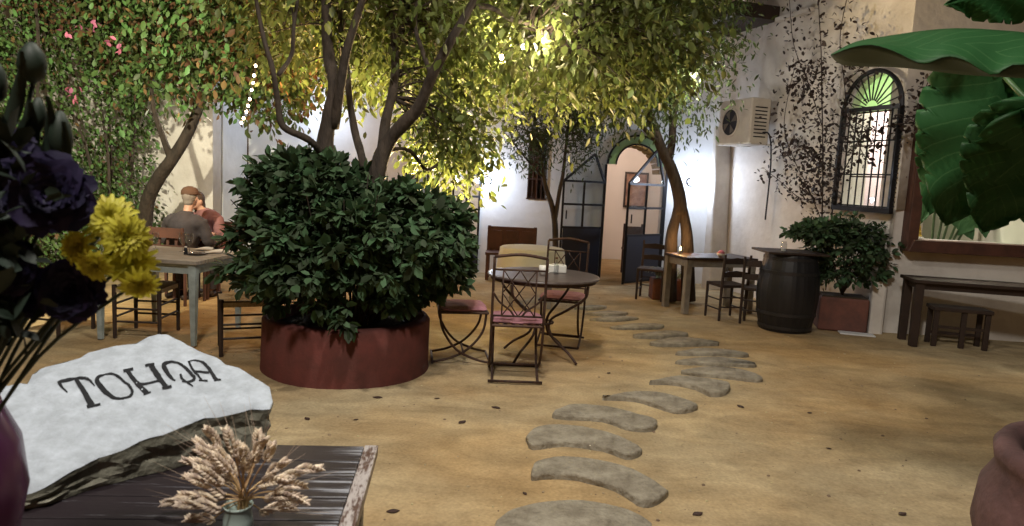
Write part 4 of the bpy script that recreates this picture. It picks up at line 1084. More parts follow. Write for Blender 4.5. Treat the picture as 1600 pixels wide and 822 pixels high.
# glasses and cutlery on the painted table
def tumbler(loc, lab, s=1.0):
    t = thing('wine_glass', lab, 'glass', loc); t['group'] = 'glasses on the painted table'
    MB().lathe([(.034*s, 0), (.032*s, .004), (.005, .01), (.004, .07*s), (.025*s, .09*s), (.037*s, .13*s), (.033*s, .18*s)], 20, cap=False).build('bowl', clear, t, smooth=True)
tumbler((-3.12, 6.62, .761), 'stemmed glass left one of the front pair on the painted table')
tumbler((-3.04, 6.58, .761), 'stemmed glass right one of the front pair on the painted table')
tumbler((-2.86, 6.80, .761), 'stemmed glass at the back near the folded napkin')
tumbler((-3.42, 6.70, .761), 'stemmed glass next to the yellow flowers', .9)
tumbler((-2.75, 6.78, .761), 'rightmost stemmed glass at the table corner')
def napkin(loc, rz, lab):
    t = thing('napkin', lab, 'napkin', loc, rz, 'folded napkins on the painted table')
    b = MB(); n = 8; vs = []
    for i in range(n+1):
        for j in range(3):
            u = i/n; vs.append((u*.20-.1, (j-1)*.05*(1-.5*u), .012+.03*math.sin(u*2.2)*(1 if j == 1 else .35)))
    b.add(vs, [(i*3+j, i*3+j+1, i*3+j+4, i*3+j+3) for i in range(n) for j in (0, 1)]); b.build('folds', cloth, t, smooth=True)
napkin((-2.80, 6.62, .761), .5, 'white folded napkin at the right corner of the painted table')
napkin((-2.98, 6.78, .761), -.3, 'white folded napkin beside the glasses at the middle of the table')
t = thing('small_plate', 'dark shallow plate beside the napkin on the painted table', 'plate', (-2.90, 6.45, .761)); MB().lathe([(.05, 0), (.085, .010), (.088, .014), (.05, .006), (.001, .005)], 28, cap=False).build('rim', wood_k, t)
t = thing('salt_shaker', 'tiny dark shaker in front of the glasses', 'shaker', (-3.0, 6.42, .761)); MB().lathe([(.018, 0), (.016, .05), (.010, .065)], 14).build('body', iron, t); MB().lathe([(.011, .066), (.011, .075)], 12).build('cap', white, t)

# ------------------------------------------------------------------ people at the far left
def remeshed(b, vox, smooth=6):
    me = b.mesh('body_src'); o = bpy.data.objects.new('body_src', me); C.objects.link(o)
    m = o.modifiers.new('r', 'REMESH'); m.mode = 'VOXEL'; m.voxel_size = vox
    s = o.modifiers.new('s', 'SMOOTH'); s.iterations = smooth; s.factor = .5
    bpy.context.view_layer.update(); dg = bpy.context.evaluated_depsgraph_get()
    me2 = bpy.data.meshes.new_from_object(o.evaluated_get(dg)); bpy.data.objects.remove(o); return me2
skin = mat('skin', (.48, .27, .19), .55)
def hand(b, wrist, d, side):
    wrist = Vector(wrist); d = Vector(d).normalized(); sd = d.cross(Vector((0, 0, 1))).normalized()*side; up = sd.cross(d)
    b.tube([wrist, wrist+d*.045, wrist+d*.09], [.026, .034, .032], 8)
    for k, L in enumerate((.065, .075, .07, .055)):
        r0 = wrist+d*.085+sd*(.030-.020*k); b.tube([r0, r0+d*L*.55-up*.008, r0+d*L-up*.03], [.0095, .009, .007], 6)
    r0 = wrist+d*.03+sd*.03; b.tube([r0, r0+sd*.025+d*.025, r0+sd*.03+d*.055], [.012, .010, .008], 6)
def person(lab, loc, rz, lean, jacket, trousers, hairm, cap, headturn=0.0, headdrop=0.0, arms='lap', hairlong=False):
    """seated figure facing +y, hips at z .47"""
    t = thing('person', lab, 'person', loc, rz)
    hip = Vector((0, 0, .52)); chest = Vector((lean, .06, .86)); neck = Vector((lean*1.25, .09, 1.05)); head = Vector((lean*1.5, .13, 1.20-headdrop))
    def torso(b, g):
        b.tube(catmull([hip+Vector((0, -.0, -.05)), hip+Vector((0, 0, .12)), chest+Vector((0, -.02, -.08)), chest+Vector((0, -.02, .07)), neck+Vector((0, -.02, -.03))], 4), lerp_list([.150+g, .150+g, .155+g, .150+g, .065+g*.5], 17), 14)
        if g: b.tube([neck+Vector((0, -.03, -.07)), neck+Vector((0, -.02, .0))], [.090, .068], 12)
        for s in (-1, 1): b.ell(chest+Vector((s*.13, -.02, .06)), (.085+g, .085+g, .075+g), 10)
    sh_ = [chest+Vector((s*.19, -.01, .085)) for s in (-1, 1)]
    el = [Vector((s*.27+lean*.7, .10, .70)) for s in (-1, 1)]
    wr = [Vector((s*.16+lean*.5, .34, .745)) for s in (-1, 1)] if arms == 'table' else [Vector((s*.14, .30, .62)) for s in (-1, 1)]
    kn = [Vector((s*.12, .46, .50)) for s in (-1, 1)]; an = [Vector((s*.12, .44, .09)) for s in (-1, 1)]
    b = MB(); torso(b, 0)
    b.tube([neck+Vector((0, -.02, -.05)), neck, head+Vector((0, -.02, -.06))], [.06, .052, .055], 10)
    b.ell(head, (.075, .092, .108), 14); b.ell(head+Vector((0, .045, -.06)), (.050, .045, .045), 8)
    Rt = Matrix.Rotation(headturn, 3, 'Z')
    b.ell(head+Rt @ Vector((0, .098, -.015)), (.012, .018, .022), 6)
    for s in (-1, 1): b.ell(head+Rt @ Vector((s*.077, .0, -.01)), (.010, .022, .030), 6); b.ell(head+Rt @ Vector((s*.032, .083, .012)), (.013, .010, .010), 6)
    for i, s in enumerate((-1, 1)):
        b.tube(catmull([sh_[i], (sh_[i]+el[i])/2, el[i], (el[i]+wr[i])/2, wr[i]], 4), lerp_list([.052, .050, .042, .038, .027], 17), 9)
        hand(b, wr[i], (wr[i]-el[i])*Vector((1, 1, .3)), -s)
        b.tube(catmull([hip+Vector((s*.08, .02, -.02)), (hip+kn[i])/2, kn[i], (kn[i]+an[i])/2, an[i]], 4), lerp_list([.095, .085, .062, .055, .040], 17), 10)
        b.tube([an[i]+Vector((0, -.04, -.05)), an[i]+Vector((0, .06, -.055)), an[i]+Vector((0, .17, -.065))], [.040, .038, .025], 8)
    me = remeshed(b, .011, 3); link_mesh('body', me, skin, t, smooth=True)
    j = MB(); torso(j, .022)
    for i in range(2): j.tube(catmull([sh_[i], (sh_[i]+el[i])/2, el[i], (el[i]+wr[i])/2, el[i]*.12+wr[i]*.88], 4), lerp_list([.076, .070, .060, .055, .044], 17), 10)
    me = remeshed(j, .014, 3)
    for v in me.vertices:
        n_ = noise.noise(Vector(v.co)*11)*.007+noise.noise(Vector((v.co.x*4, v.co.y*4, v.co.z*22)))*.006
        v.co += Vector(v.normal)*n_
    link_mesh('jacket', me, jacket, t, smooth=True)
    q = MB()
    for i, s in enumerate((-1, 1)): q.tube(catmull([hip+Vector((s*.08, -.02, -.02)), (hip+kn[i])/2, kn[i]+Vector((0, .01, 0)), (kn[i]+an[i])/2, an[i]], 4), lerp_list([.118, .105, .080, .072, .062], 17), 10)
    q.ell(hip+Vector((0, -.02, -.03)), (.185, .15, .11), 10)
    link_mesh('trousers', remeshed(q, .016, 3), trousers, t, smooth=True)
    for i, s in enumerate((-1, 1)): MB().tube([an[i]+Vector((0, -.05, -.052)), an[i]+Vector((0, .05, -.05)), an[i]+Vector((0, .19, -.062))], [.045, .045, .028], 8).build('shoe', wood_k, t, smooth=True)
    q = MB(); q.ell(head+Vector((0, -.018, .022)), (.083, .092, .102), 12); q.ell(head+Vector((0, -.045, -.045)), (.062, .050, .055), 10)
    if hairlong:
        q.ell(head+Vector((0, -.05, -.07)), (.078, .06, .13), 10)
    hm = remeshed(q, .012, 2)
    for v in hm.vertices:
        if v.co.y > head.y+.045 and v.co.z < head.z+.06: v.co.y = head.y+.03
    link_mesh('hair', hm, hairm, t, smooth=True)
    if cap:
        q = MB(); q.lathe([(.094, .035), (.097, .05), (.092, .085), (.07, .115), (.03, .132), (.001, .135)], 20, c=head+Vector((0, -.01, .0)))
        pk = [(math.cos(a)*.09, .05+math.sin(a)*.115) for a in [PI*i/10 for i in range(11)]]
        q.prism(pk, .036, .046, Matrix.Translation(head)); q.build('cap', cap, t, smooth=True)
    return t
denim = mat('dark_cloth', (.05, .045, .05), .9, bump=.2, bscale=60)
jack = mat('brown_jacket', (.055, .045, .048), .9, col2=(.035, .028, .03), nscale=7, bump=.2, bscale=60)
blouse = mat('rose_blouse', (.24, .11, .11), .85, col2=(.17, .075, .075), nscale=8)
hair_d = mat('dark_hair', (.05, .03, .02), .6, bump=.5, bscale=60, stretch=(1, 1, .2))
hair_g = mat('grey_hair', (.22, .18, .15), .7, bump=.5, bscale=60)
man = person('person seated with back to us in dark jacket and brown flat cap', (-3.80, 8.0, .0), -.12, .03, jack, denim, hair_g, mat('cap_cloth', (.10, .05, .03), .9, bump=.3, bscale=70), arms='table')
wom = person('person with dark hair and rose top seated facing the one in the cap', (-3.70, 8.72, .0), 2.75, .12, blouse, denim, hair_d, None, headdrop=.06, arms='table', hairlong=True)
def dining_chair(loc, rz, lab):
    t = thing('dining_chair', lab, 'chair', loc, rz, 'dark red wooden chairs of the seated couple')
    MB().box((0, 0, .40), (.42, .42, .035)).build('seat', wood_r, t, bevel=.005)
    for x in (-.19, .19):
        MB().tube([(x, -.20, 0), (x, -.20, .40), (x, -.25, .88)], .018, 8).build('leg', wood_r, t); MB().tube([(x, .19, 0), (x, .19, .39)], .018, 8).build('leg', wood_r, t)
    b = MB(); b.box((0, -.245, .82), (.40, .022, .11)); b.box((0, -.235, .66), (.40, .018, .05))
    for x in (-.1, 0, .1): b.box((x, -.228, .60), (.03, .014, .38), (-.08, 0, 0))
    b.build('backrest', wood_r, t); return t
dc = dining_chair((-3.80, 7.98, 0), -.12, 'dark red wooden chair under the person in the flat cap')
copy_thing(dc, (-3.70, 8.75, 0), 2.75, 'dark red wooden chair under the person in the rose top')
copy_thing(dc, (-3.05, 8.55, 0), 1.5, 'empty dark red wooden chair right of the seated couple')
table('couple_table', 'small dark table between the two seated people', (-3.84, 8.40, 0), -.1, .6, .34, .70, wood_r, wood_r, leg=.04, ins=.04, apron=.05)
#=====FOREGROUND
# ------------------------------------------------------------------ weathered foreground table
TZ = .72
Pc = atz(591, 697, TZ)
TA = math.radians(5)
t = thing('weathered_table', 'dark weathered plank table in the foreground carrying the carved stone', 'table', (Pc.x, Pc.y, 0), TA)
plank = bpy.data.materials.new('worn_plank'); plank.use_nodes = True
def worn(M, dark, pale, amount, stretch):
    n = M.node_tree; L = n.links; b = n.nodes['Principled BSDF']; b.inputs['Roughness'].default_value = .42
    tc = n.nodes.new('ShaderNodeTexCoord'); mp = n.nodes.new('ShaderNodeMapping'); mp.inputs['Scale'].default_value = stretch; L.new(tc.outputs['Object'], mp.inputs[0])
    t1 = n.nodes.new('ShaderNodeTexNoise'); t1.inputs['Scale'].default_value = 1; t1.inputs['Detail'].default_value = 9; t1.inputs['Roughness'].default_value = .7; L.new(mp.outputs[0], t1.inputs['Vector'])
    sx = n.nodes.new('ShaderNodeSeparateXYZ'); L.new(tc.outputs['Object'], sx.inputs[0])
    mr = n.nodes.new('ShaderNodeMapRange'); mr.inputs[1].default_value = -.22; mr.inputs[2].default_value = -.04; mr.inputs[3].default_value = 0; mr.inputs[4].default_value = amount
    L.new(sx.outputs[0], mr.inputs[0])
    ad = n.nodes.new('ShaderNodeMath'); ad.operation = 'ADD'; L.new(t1.outputs[0], ad.inputs[0]); L.new(mr.outputs[0], ad.inputs[1])
    cr = n.nodes.new('ShaderNodeValToRGB'); e = cr.color_ramp.elements; e[0].position = .60; e[1].position = .70; e[0].color = (*dark, 1); e[1].color = (*pale, 1)
    L.new(ad.outputs[0], cr.inputs[0]); L.new(cr.outputs[0], b.inputs['Base Color'])
    bp = n.nodes.new('ShaderNodeBump'); bp.inputs['Strength'].default_value = .5; bp.inputs['Distance'].default_value = .004; L.new(t1.outputs[0], bp.inputs['Height']); L.new(bp.outputs[0], b.inputs['Normal'])
worn(plank, (.020, .014, .017), (.30, .31, .35), .13, (2.5, 55, 20))
batt = bpy.data.materials.new('worn_batten'); batt.use_nodes = True
worn(batt, (.08, .04, .03), (.42, .38, .37), .16, (60, 12, 20))
b = MB()
for i in range(7):
    y0 = -.125*i; b.box((-.78-.045, y0-.0625, TZ-.016), (1.56, .121, .032))
b.build('tabletop', plank, t, bevel=.003)
b = MB(); b.box((-.0215, -.44, TZ-.0145), (.043, .885, .033)); b.build('batten', batt, t, bevel=.003)
for x in (-.07, -1.5):
    for y in (-.06, -.80): MB().box((x, y, (TZ-.034)/2), (.065, .065, TZ-.034)).build('leg', plank, t, bevel=.004)
b = MB(); b.box((-.785, -.06, TZ-.075), (1.36, .025, .08)); b.box((-.07, -.43, TZ-.075), (.025, .67, .08)); b.build('apron', plank, t)

# ------------------------------------------------------------------ carved white stone
SA, SB, SC = at(30, 785, 1.62), at(425, 640, 2.06), at(250, 520, 2.38)
e1 = (SB-SA).normalized(); nS = e1.cross(SC-SA).normalized(); e2 = nS.cross(e1)
if nS.z < 0: nS = -nS; e2 = nS.cross(e1)
def onstone(px, py, off=0.0):
    d = ray(px, py); k = ((SA-CAM).dot(nS)+off)/d.dot(nS); return CAM+d*k
OUT = [(-25, 775), (32, 771), (48, 767), (70, 759), (89, 748), (105, 738), (127, 726), (153, 713), (191, 700), (217, 687), (255, 676), (293, 660), (319, 652), (345, 648), (367, 643), (392, 637), (410, 638), (422, 636),
       (426, 624), (421, 603), (408, 594), (392, 585), (373, 571), (352, 567), (338, 556), (318, 548), (300, 540), (284, 531), (262, 521), (247, 520), (232, 523), (212, 533), (185, 538), (160, 543), (138, 548), (125, 556), (105, 561), (82, 567), (62, 573), (50, 582), (42, 596), (28, 595), (14, 600), (-20, 600), (-90, 612), (-90, 700)]
t = thing('carved_stone', 'rough white-painted stone slab lettered TOHQA on the weathered table', 'sign', (SA.x, SA.y, TZ))
top = []
for i in range(len(OUT)):
    a, c = OUT[i], OUT[(i+1) % len(OUT)]
    for u in (0, .5): 
        q = onstone(a[0]*(1-u)+c[0]*u, a[1]*(1-u)+c[1]*u); top.append(q)
cen = sum(top, Vector())/len(top); n = len(top)
vs = []; layers = 6
inner = .020
for k in range(layers+2):
    for i, q in enumerate(top):
        if k == 0: v = q-nS*.0085
        elif k == 1: v = q-nS*.018+(q-cen).normalized()*.002
        else:
            f = (k-1)/layers; zt = TZ+.002
            tgt = Vector((q.x, q.y, zt))+(Vector((cen.x, cen.y, zt))-Vector((q.x, q.y, zt)))*.05
            v = (q-nS*.018).lerp(tgt, f); v += Vector((noise.noise(q*11+Vector((k*1.3, 0, 0))), noise.noise(q*13+Vector((0, k*1.7, 4))), 0))*.022*math.sin(PI*min(f*1.1, 1))
        vs.append(v)
fs = [(k*n+i, k*n+(i+1) % n, (k+1)*n+(i+1) % n, (k+1)*n+i) for k in range(layers+1) for i in range(n)]
fs.append(tuple((layers+1)*n+i for i in range(n))[::-1])
b = MB(); b.add(vs, fs)
o = b.build('rough_side', mat('raw_stone', (.30, .29, .23), .95, col2=(.14, .135, .10), nscale=14, bump=1, bscale=30), t, True)
# top face: a triangulated grid clipped to the outline so that it can carry relief
def inside(p, poly):
    c = False; j = len(poly)-1
    for i in range(len(poly)):
        if (poly[i][1] > p[1]) != (poly[j][1] > p[1]) and p[0] < (poly[j][0]-poly[i][0])*(p[1]-poly[i][1])/(poly[j][1]-poly[i][1])+poly[i][0]: c = not c
        j = i
    return c
loc2 = [((q-SA).dot(e1), (q-SA).dot(e2)) for q in [vs[i] for i in range(n)]]
from mathutils.geometry import delaunay_2d_cdt
umin = min(p_[0] for p_ in loc2); umax = max(p_[0] for p_ in loc2); vmin = min(p_[1] for p_ in loc2); vmax = max(p_[1] for p_ in loc2)
extra = []; st_ = .011; u = umin
while u < umax:
    v = vmin
    while v < vmax:
        if inside((u, v), loc2): extra.append((u+random.uniform(-.003, .003), v+random.uniform(-.003, .003)))
        v += st_
    u += st_
allp = [Vector(p_) for p_ in loc2+extra]
res = delaunay_2d_cdt(allp, [(i, (i+1) % n) for i in range(n)], [], 1, 1e-5)
def relief(u, v):
    edge = 9
    for q in range(n):
        (a0, b0), (a1, b1) = loc2[q], loc2[(q+1) % n]; dx, dy = a1-a0, b1-b0; tt = max(0, min(1, ((u-a0)*dx+(v-b0)*dy)/(dx*dx+dy*dy+1e-12)))
        edge = min(edge, math.hypot(u-a0-tt*dx, v-b0-tt*dy))
    h = .0055*noise.noise(Vector((u*14, v*14, 2)))+.0030*noise.noise(Vector((u*45, v*45, 7)))-.0045*max(0, .12-abs(noise.noise(Vector((u*5, v*16, 9)))))/.12*max(0, noise.noise(Vector((u*4, v*4, 3))))*2-.010*math.exp(-edge*55)
    return h
tv = []
for p_ in res[0]:
    h = relief(p_.x, p_.y); tv.append(SA+e1*p_.x+e2*p_.y+nS*(h+.002))
b = MB(); b.add(tv, [tuple(f) for f in res[2]])
b.build('face', mat('white_wash', (.50, .55, .62), .8, col2=(.36, .395, .44), nscale=16, bump=1.0, bscale=55, edge=(.3, .6), bdist=.004), t, True, smooth=True)
# lettering strokes (each letter a mesh), traced on the stone plane
def zc(x, y): return (70+x/5.333, 540+y/5.333)
LET = {
 'T': [([(112, 330), (150, 305), (210, 288), (280, 277), (345, 278)], [22, 26, 22, 18, 20]), ([(345, 280), (385, 305), (418, 348)], [22, 14, 7]), ([(122, 325), (150, 365), (190, 402)], [26, 16, 9]), ([(262, 290), (320, 380), (392, 500)], [26, 34, 44]), ([(352, 518), (400, 505), (465, 490)], [22, 20, 16])],
 'O': [([(500, 245), (450, 265), (436, 295), (455, 335), (510, 395), (570, 440), (630, 455)], [12, 22, 30, 34, 32, 22, 14]), ([(500, 245), (560, 238), (610, 262), (665, 310), (710, 350), (730, 395), (715, 430), (680, 450), (630, 456)], [12, 14, 18, 18, 20, 20, 18, 14, 12])],
 'H': [([(690, 215), (760, 310), (850, 400)], [26, 30, 34]), ([(655, 218), (738, 200)], [18, 16]), ([(822, 410), (885, 398)], [20, 14]), ([(770, 325), (830, 325), (930, 300), (955, 296)], [16, 14, 14, 14]), ([(885, 175), (945, 260), (1010, 350)], [34, 36, 30]), ([(838, 180), (915, 162)], [18, 16]), ([(978, 366), (1058, 348)], [18, 16])],
 'Q': [([(1060, 140), (1010, 150), (992, 170), (1010, 210), (1045, 260), (1088, 298)], [12, 22, 30, 30, 24, 10]), ([(1055, 142), (1110, 150), (1165, 185), (1215, 235), (1245, 275), (1235, 302), (1195, 312), (1145, 308)], [14, 16, 20, 22, 22, 20, 16, 10]), ([(1130, 238), (1145, 280), (1180, 312), (1235, 350)], [14, 18, 14, 8])],
 'A': [([(1192, 142), (1245, 128), (1300, 138), (1360, 190), (1430, 290)], [12, 14, 14, 22, 26]), ([(1200, 142), (1230, 200), (1270, 250), (1312, 300)], [14, 16, 16, 14]), ([(1255, 222), (1310, 228), (1370, 232)], [12, 14, 16]), ([(1285, 300), (1358, 300)], [12, 12]), ([(1412, 294), (1468, 286)], [14, 12])],
}
inkm = mat('black_lettering', (.008, .009, .012), .8)
for name, strokes in LET.items():
    b = MB()
    for si, (pts, wd) in enumerate(strokes):
        P3 = catmull([Vector((x, y, 0)) for x, y in pts], 6); ws = lerp_list(wd, len(P3)); lv = []
        for i, q in enumerate(P3):
            d = P3[min(i+1, len(P3)-1)]-P3[max(i-1, 0)]; d.normalize(); nn = Vector((-d.y, d.x, 0))
            for s in (-1, 1):
                w_ = ws[i]*.64*(1+.18*noise.noise(q*.05+Vector((s, 0, 0)))); c = q+nn*s*w_
                X = onstone(*zc(c.x, c.y)); uu, vv = (X-SA).dot(e1), (X-SA).dot(e2)
                lv.append(SA+e1*uu+e2*vv+nS*(relief(uu, vv)+.0034+.0002*si))
        b.add(lv, [(2*i, 2*i+1, 2*i+3, 2*i+2) for i in range(len(P3)-1)])
    b.build('letter', inkm, t, True)

# ------------------------------------------------------------------ wheat bouquet in a small glass vase
VB = at(372, 800, 1.60)
t = thing('glass_vase', 'small glass vase of dried wheat at the front of the table', 'vase', (VB.x, VB.y, TZ))
hv = at(372, 788, 1.60).z-TZ
MB().lathe([(.030, 0), (.036, .01), (.034, .04), (.030, hv-.008), (.035, hv), (.032, hv), (.027, .04), (.028, .012)], 24, cap=False).build('body', mat('frosted_vase', (.42, .52, .48), .2, spec=.6), t, smooth=True)
t = thing('wheat_bouquet', 'dried bearded wheat ears fanned out of the small vase', 'bouquet', (VB.x, VB.y, TZ+.01))
wheat = mat('wheat', (.78, .66, .54), .75, rnd=.35, col2=(.56, .43, .32), nscale=60)
straw = mat('straw', (.52, .34, .17), .7, rnd=.2)
EARS = [((600, 300), (530, 140)), ((500, 265), (415, 130)), ((560, 380), (360, 260)), ((500, 425), (280, 320)), ((530, 540), (290, 425)), ((400, 545), (150, 590)), ((500, 625), (240, 600)), ((680, 400), (690, 290)), ((735, 290), (730, 150)), ((785, 320), (820, 230)),
        ((770, 440), (905, 330)), ((880, 425), (1110, 370)), ((830, 515), (1010, 480)), ((860, 560), (1025, 580)), ((740, 640), (950, 620)), ((460, 695), (300, 690)), ((600, 420), (470, 250)), ((640, 350), (600, 230)), ((700, 330), (770, 190)), ((740, 480), (900, 440)), ((520, 470), (350, 380)), ((570, 450), (420, 330)), ((560, 400), (350, 200)), ((770, 560), (960, 545)), ((650, 380), (640, 250)), ((480, 580), (260, 540))]
def wz(x, y, Y): return at(220+x/4, 640+y/4, Y)
stm = MB(); mouth = at(378, 784, 1.60)
for i, (a, c) in enumerate(EARS):
    Y = 1.60+random.uniform(-.07, .07); A_ = wz(*a, Y); B_ = wz(*c, Y+random.uniform(-.03, .02)); d = (B_-A_); L = d.length; B_ = A_+d*1.02; d = d.normalized()
    e = MB(); sd = d.orthogonal().normalized(); up = d.cross(sd); rows = max(8, int(L/.0075))
    for k in range(rows):
        u = k/(rows-1); w0 = .0125*math.sin(PI*min(1, .12+u*.95))**.6
        base = A_+d*L*u+Vector((0, 0, .008*math.sin(PI*u)))
        ph = k*2.4+i
        for s in range(3):
            an_ = ph+s*2.09; o_ = sd*math.cos(an_)+up*math.sin(an_); dk = (d*.85+o_*.55).normalized(); q = base+o_*w0*.35
            M_ = dk.to_track_quat('Z', 'Y').to_matrix().to_4x4()
            e.lathe([(.0008, 0), (.0046, .005), (.0042, .010), (.0004, .0175)], 5, M=Matrix.Translation(q) @ M_)
            if k % 3 == 0 and s == 0 and i % 2 == 0:
                e.tube([q+dk*.012, q+dk*.03+d*.025, q+dk*.045+d*.06], [.0006, .0005, .0002], 3, cap=False)
    e.build('ear', wheat, t, True)
    stm.tube(catmull([mouth+Vector((random.uniform(-.018, .018), random.uniform(-.015, .015), -.07)), mouth+Vector((random.uniform(-.015, .015), random.uniform(-.01, .01), .0)), mouth.lerp(A_, .55)+Vector((0, 0, .008)), A_+d*.01], 4), .0017, 5)
stm.build('stem', straw, t, True)

# ------------------------------------------------------------------ purple vase and big bouquet, very near on the left
VP = at(-75, 760, 1.30)
t = thing('purple_vase', 'deep purple vase at the very left edge of the table', 'vase', (VP.x, VP.y, TZ))
MB().lathe([(.06, 0), (.075, .02), (.105, .12), (.125, .22), (.115, .32), (.085, .39), (.080, .41), (.074, .41), (.08, .38)], 40, cap=False).build('body', mat('purple_glaze', (.10, .025, .085), .25, spec=.6), t, smooth=True)
t = thing('flower_bouquet', 'big bouquet of dark purple and yellow flowers in the purple vase', 'bouquet', (VP.x, VP.y, TZ+.38))
petal_v = mat('violet_petal', (.010, .006, .035), .7, rnd=.3, trans=.15); petal_y = mat('yellow_petal', (.62, .56, .06), .55, rnd=.12, trans=.25)
greenst = mat('stem_green', (.014, .024, .014), .6, rnd=.3)
mouth = Vector((VP.x, VP.y, TZ+.40)); stems = MB()
def bloom(c, R, material, n, layers_, seed, name, facing=(0.2, -1, .15), label=None, tight=.0, wide=.42):
    r_ = random.Random(seed); f = Vector(facing).normalized(); Q = f.to_track_quat('Z', 'Y').to_matrix(); b = MB()
    for l in range(layers_):
        open_ = .25+1.15*(l/(max(1, layers_-1)))*(1-tight); RR_ = R*(.45+.55*l/(max(1, layers_-1)))
        for k in range(n):
            a = 2*PI*(k+.5*(l % 2)+r_.uniform(-.15, .15))/n; wd = RR_*wide*r_.uniform(.8, 1.2); op = open_*r_.uniform(.85, 1.15)
            vs = []; m_ = 5
            for i in range(m_+1):
                u = i/m_; rr = RR_*u; th = op*(.35+.65*u)
                x = math.sin(th)*rr; z = math.cos(th)*rr*.8; w_ = wd*math.sin(PI*min(.97, .15+u*.78))**.7
                for v in (-1, -.5, 0, .5, 1):
                    cup = .18*w_*v*v+.04*R*math.sin(u*9+v*7+a*3)*u
                    p_ = Vector((x-cup*.3, w_*v, z+cup)); p_ = Vector((p_.x*math.cos(a)-p_.y*math.sin(a), p_.x*math.sin(a)+p_.y*math.cos(a), p_.z)); vs.append(Vector(c)+Q @ p_)
            b.add(vs, [(i*5+j, i*5+j+1, i*5+j+6, i*5+j+5) for i in range(m_) for j in range(4)])
    o = b.build(name, material, t, True, smooth=True, label=label)
    bk = Vector(c)-f*R*.1
    stems.tube(catmull([mouth+Vector((r_.uniform(-.05, .05), r_.uniform(-.05, .05), -.15)), mouth.lerp(bk, .5)+Vector((r_.uniform(-.02, .02), .02, -.03)), bk], 5), .0035, 6)
    return o
YB = 1.22
for (px, py, R, sd_) in [(85, 305, .075, 1), (118, 452, .062, 2), (12, 250, .06, 3), (5, 335, .055, 4), (35, 300, .06, 5), (60, 455, .05, 6), (20, 420, .05, 7)]:
    bloom(at(px, py, YB+random.uniform(-.04, .04)), R, petal_v, 12, 6, sd_, 'purple_bloom', tight=.15, wide=.5)
for (px, py, R, sd_, fc) in [(205, 405, .052, 11, (.35, -1, -.1)), (172, 345, .050, 12, (.5, -.8, .5)), (125, 385, .036, 13, (-.2, -1, .1)), (195, 372, .046, 15, (.8, -.7, .2)), (150, 412, .034, 14, (0, -1, -.4)), (218, 440, .036, 16, (.5, -1, -.7))]:
    bloom(at(px, py, YB+random.uniform(-.02, .05)), R, petal_y, 17, 5, sd_, 'yellow_bloom', fc, wide=.15)
def bud(px, py, R, L):
    c = at(px, py, YB+.05); b = MB(); b.lathe([(.002, -L), (R*.8, -L*.6), (R, 0), (R*.85, L*.5), (R*.3, L), (.001, L*1.05)], 12, c=c); b.build('bud', greenst, t, True, smooth=True)
    stems.tube(catmull([mouth, mouth.lerp(c, .55)+Vector((.015, 0, 0)), c-Vector((0, 0, L))], 5), .004, 6)
bud(50, 100, .024, .036); bud(95, 215, .020, .045); bud(-8, 130, .02, .04); bud(60, 180, .014, .03)
stems.build('stem', greenst, t, True, smooth=True)
pp = []; dd = []
for i in range(260):
    u = random.random(); py = 200+u*330; px = random.gauss(5+18*math.sin(u*6), 30)
    q = at(px, py, YB+random.uniform(-.10, .10)); pp.append(list(q)); dd.append([random.uniform(-1, 1), random.uniform(-.6, .2), random.uniform(-.5, 1)])
leaves('leaves', np.array(pp), np.array(dd), .055*(.6+.7*rng.random(len(pp))), mat('bouquet_leaf', (.010, .018, .011), .6, rnd=.4), t, 'oval')
LG = [((10, 280), (48, 160), .05), ((70, 330), (100, 190), .035), ((-10, 240), (35, 80), .03), ((60, 300), (75, 150), .03)]
b = MB()
for a, c, w_ in LG:
    A_, B_ = at(*a, YB+.05), at(*c, YB+.02); d = B_-A_; s_ = d.cross(Vector((0, 1, 0))).normalized(); vs = []
    for i in range(9):
        u = i/8; ww = w_*.5*math.sin(PI*(.08+.9*u)); q = A_+d*u
        for v in (-1, 0, 1): vs.append(q+s_*ww*v+Vector((0, -.01*(1-abs(v))+.02*math.sin(u*3), 0)))
    b.add(vs, [(i*3+j, i*3+j+1, i*3+j+4, i*3+j+3) for i in range(8) for j in (0, 1)])
b.build('sepal', greenst, t, True, smooth=True, label='long grey-green leaves standing up out of the bouquet')

# ------------------------------------------------------------------ near pot at the right edge and its large-leaved plant
PO = Vector((2.25, 2.28, 0))
t = thing('clay_pot', 'big dusty rose clay pot cut by the right edge of the photo', 'pot', PO)
MB().lathe([(.30, 0), (.34, .03), (.48, .22), (.545, .42), (.53, .56), (.485, .64), (.495, .68), (.50, .715), (.48, .745), (.44, .75), (.41, .72), (.40, .65), (.42, .55)], 56, cap=False, wob=.03).build('body', terra_p, t, smooth=True)
MB().lathe([(.001, .58), (.2, .59), (.415, .57)], 30, cap=False).build('soil', soil, t, smooth=True)
t = thing('pot_fern', 'bit of pale green foliage spilling over the clay pot rim', 'plant', PO+Vector((0, 0, .64)))
pp = np.array([[PO.x-.06+.2*random.random()-.02, PO.y+.36+random.uniform(-.1, .12), .67+.10*random.random()] for i in range(60)]); leaves('leaves', pp, rng.normal(size=pp.shape)+np.array([-.5, 0, .5]), .05, mat('pale_leaf', (.20, .26, .14), .5, rnd=.4), t, 'lance')
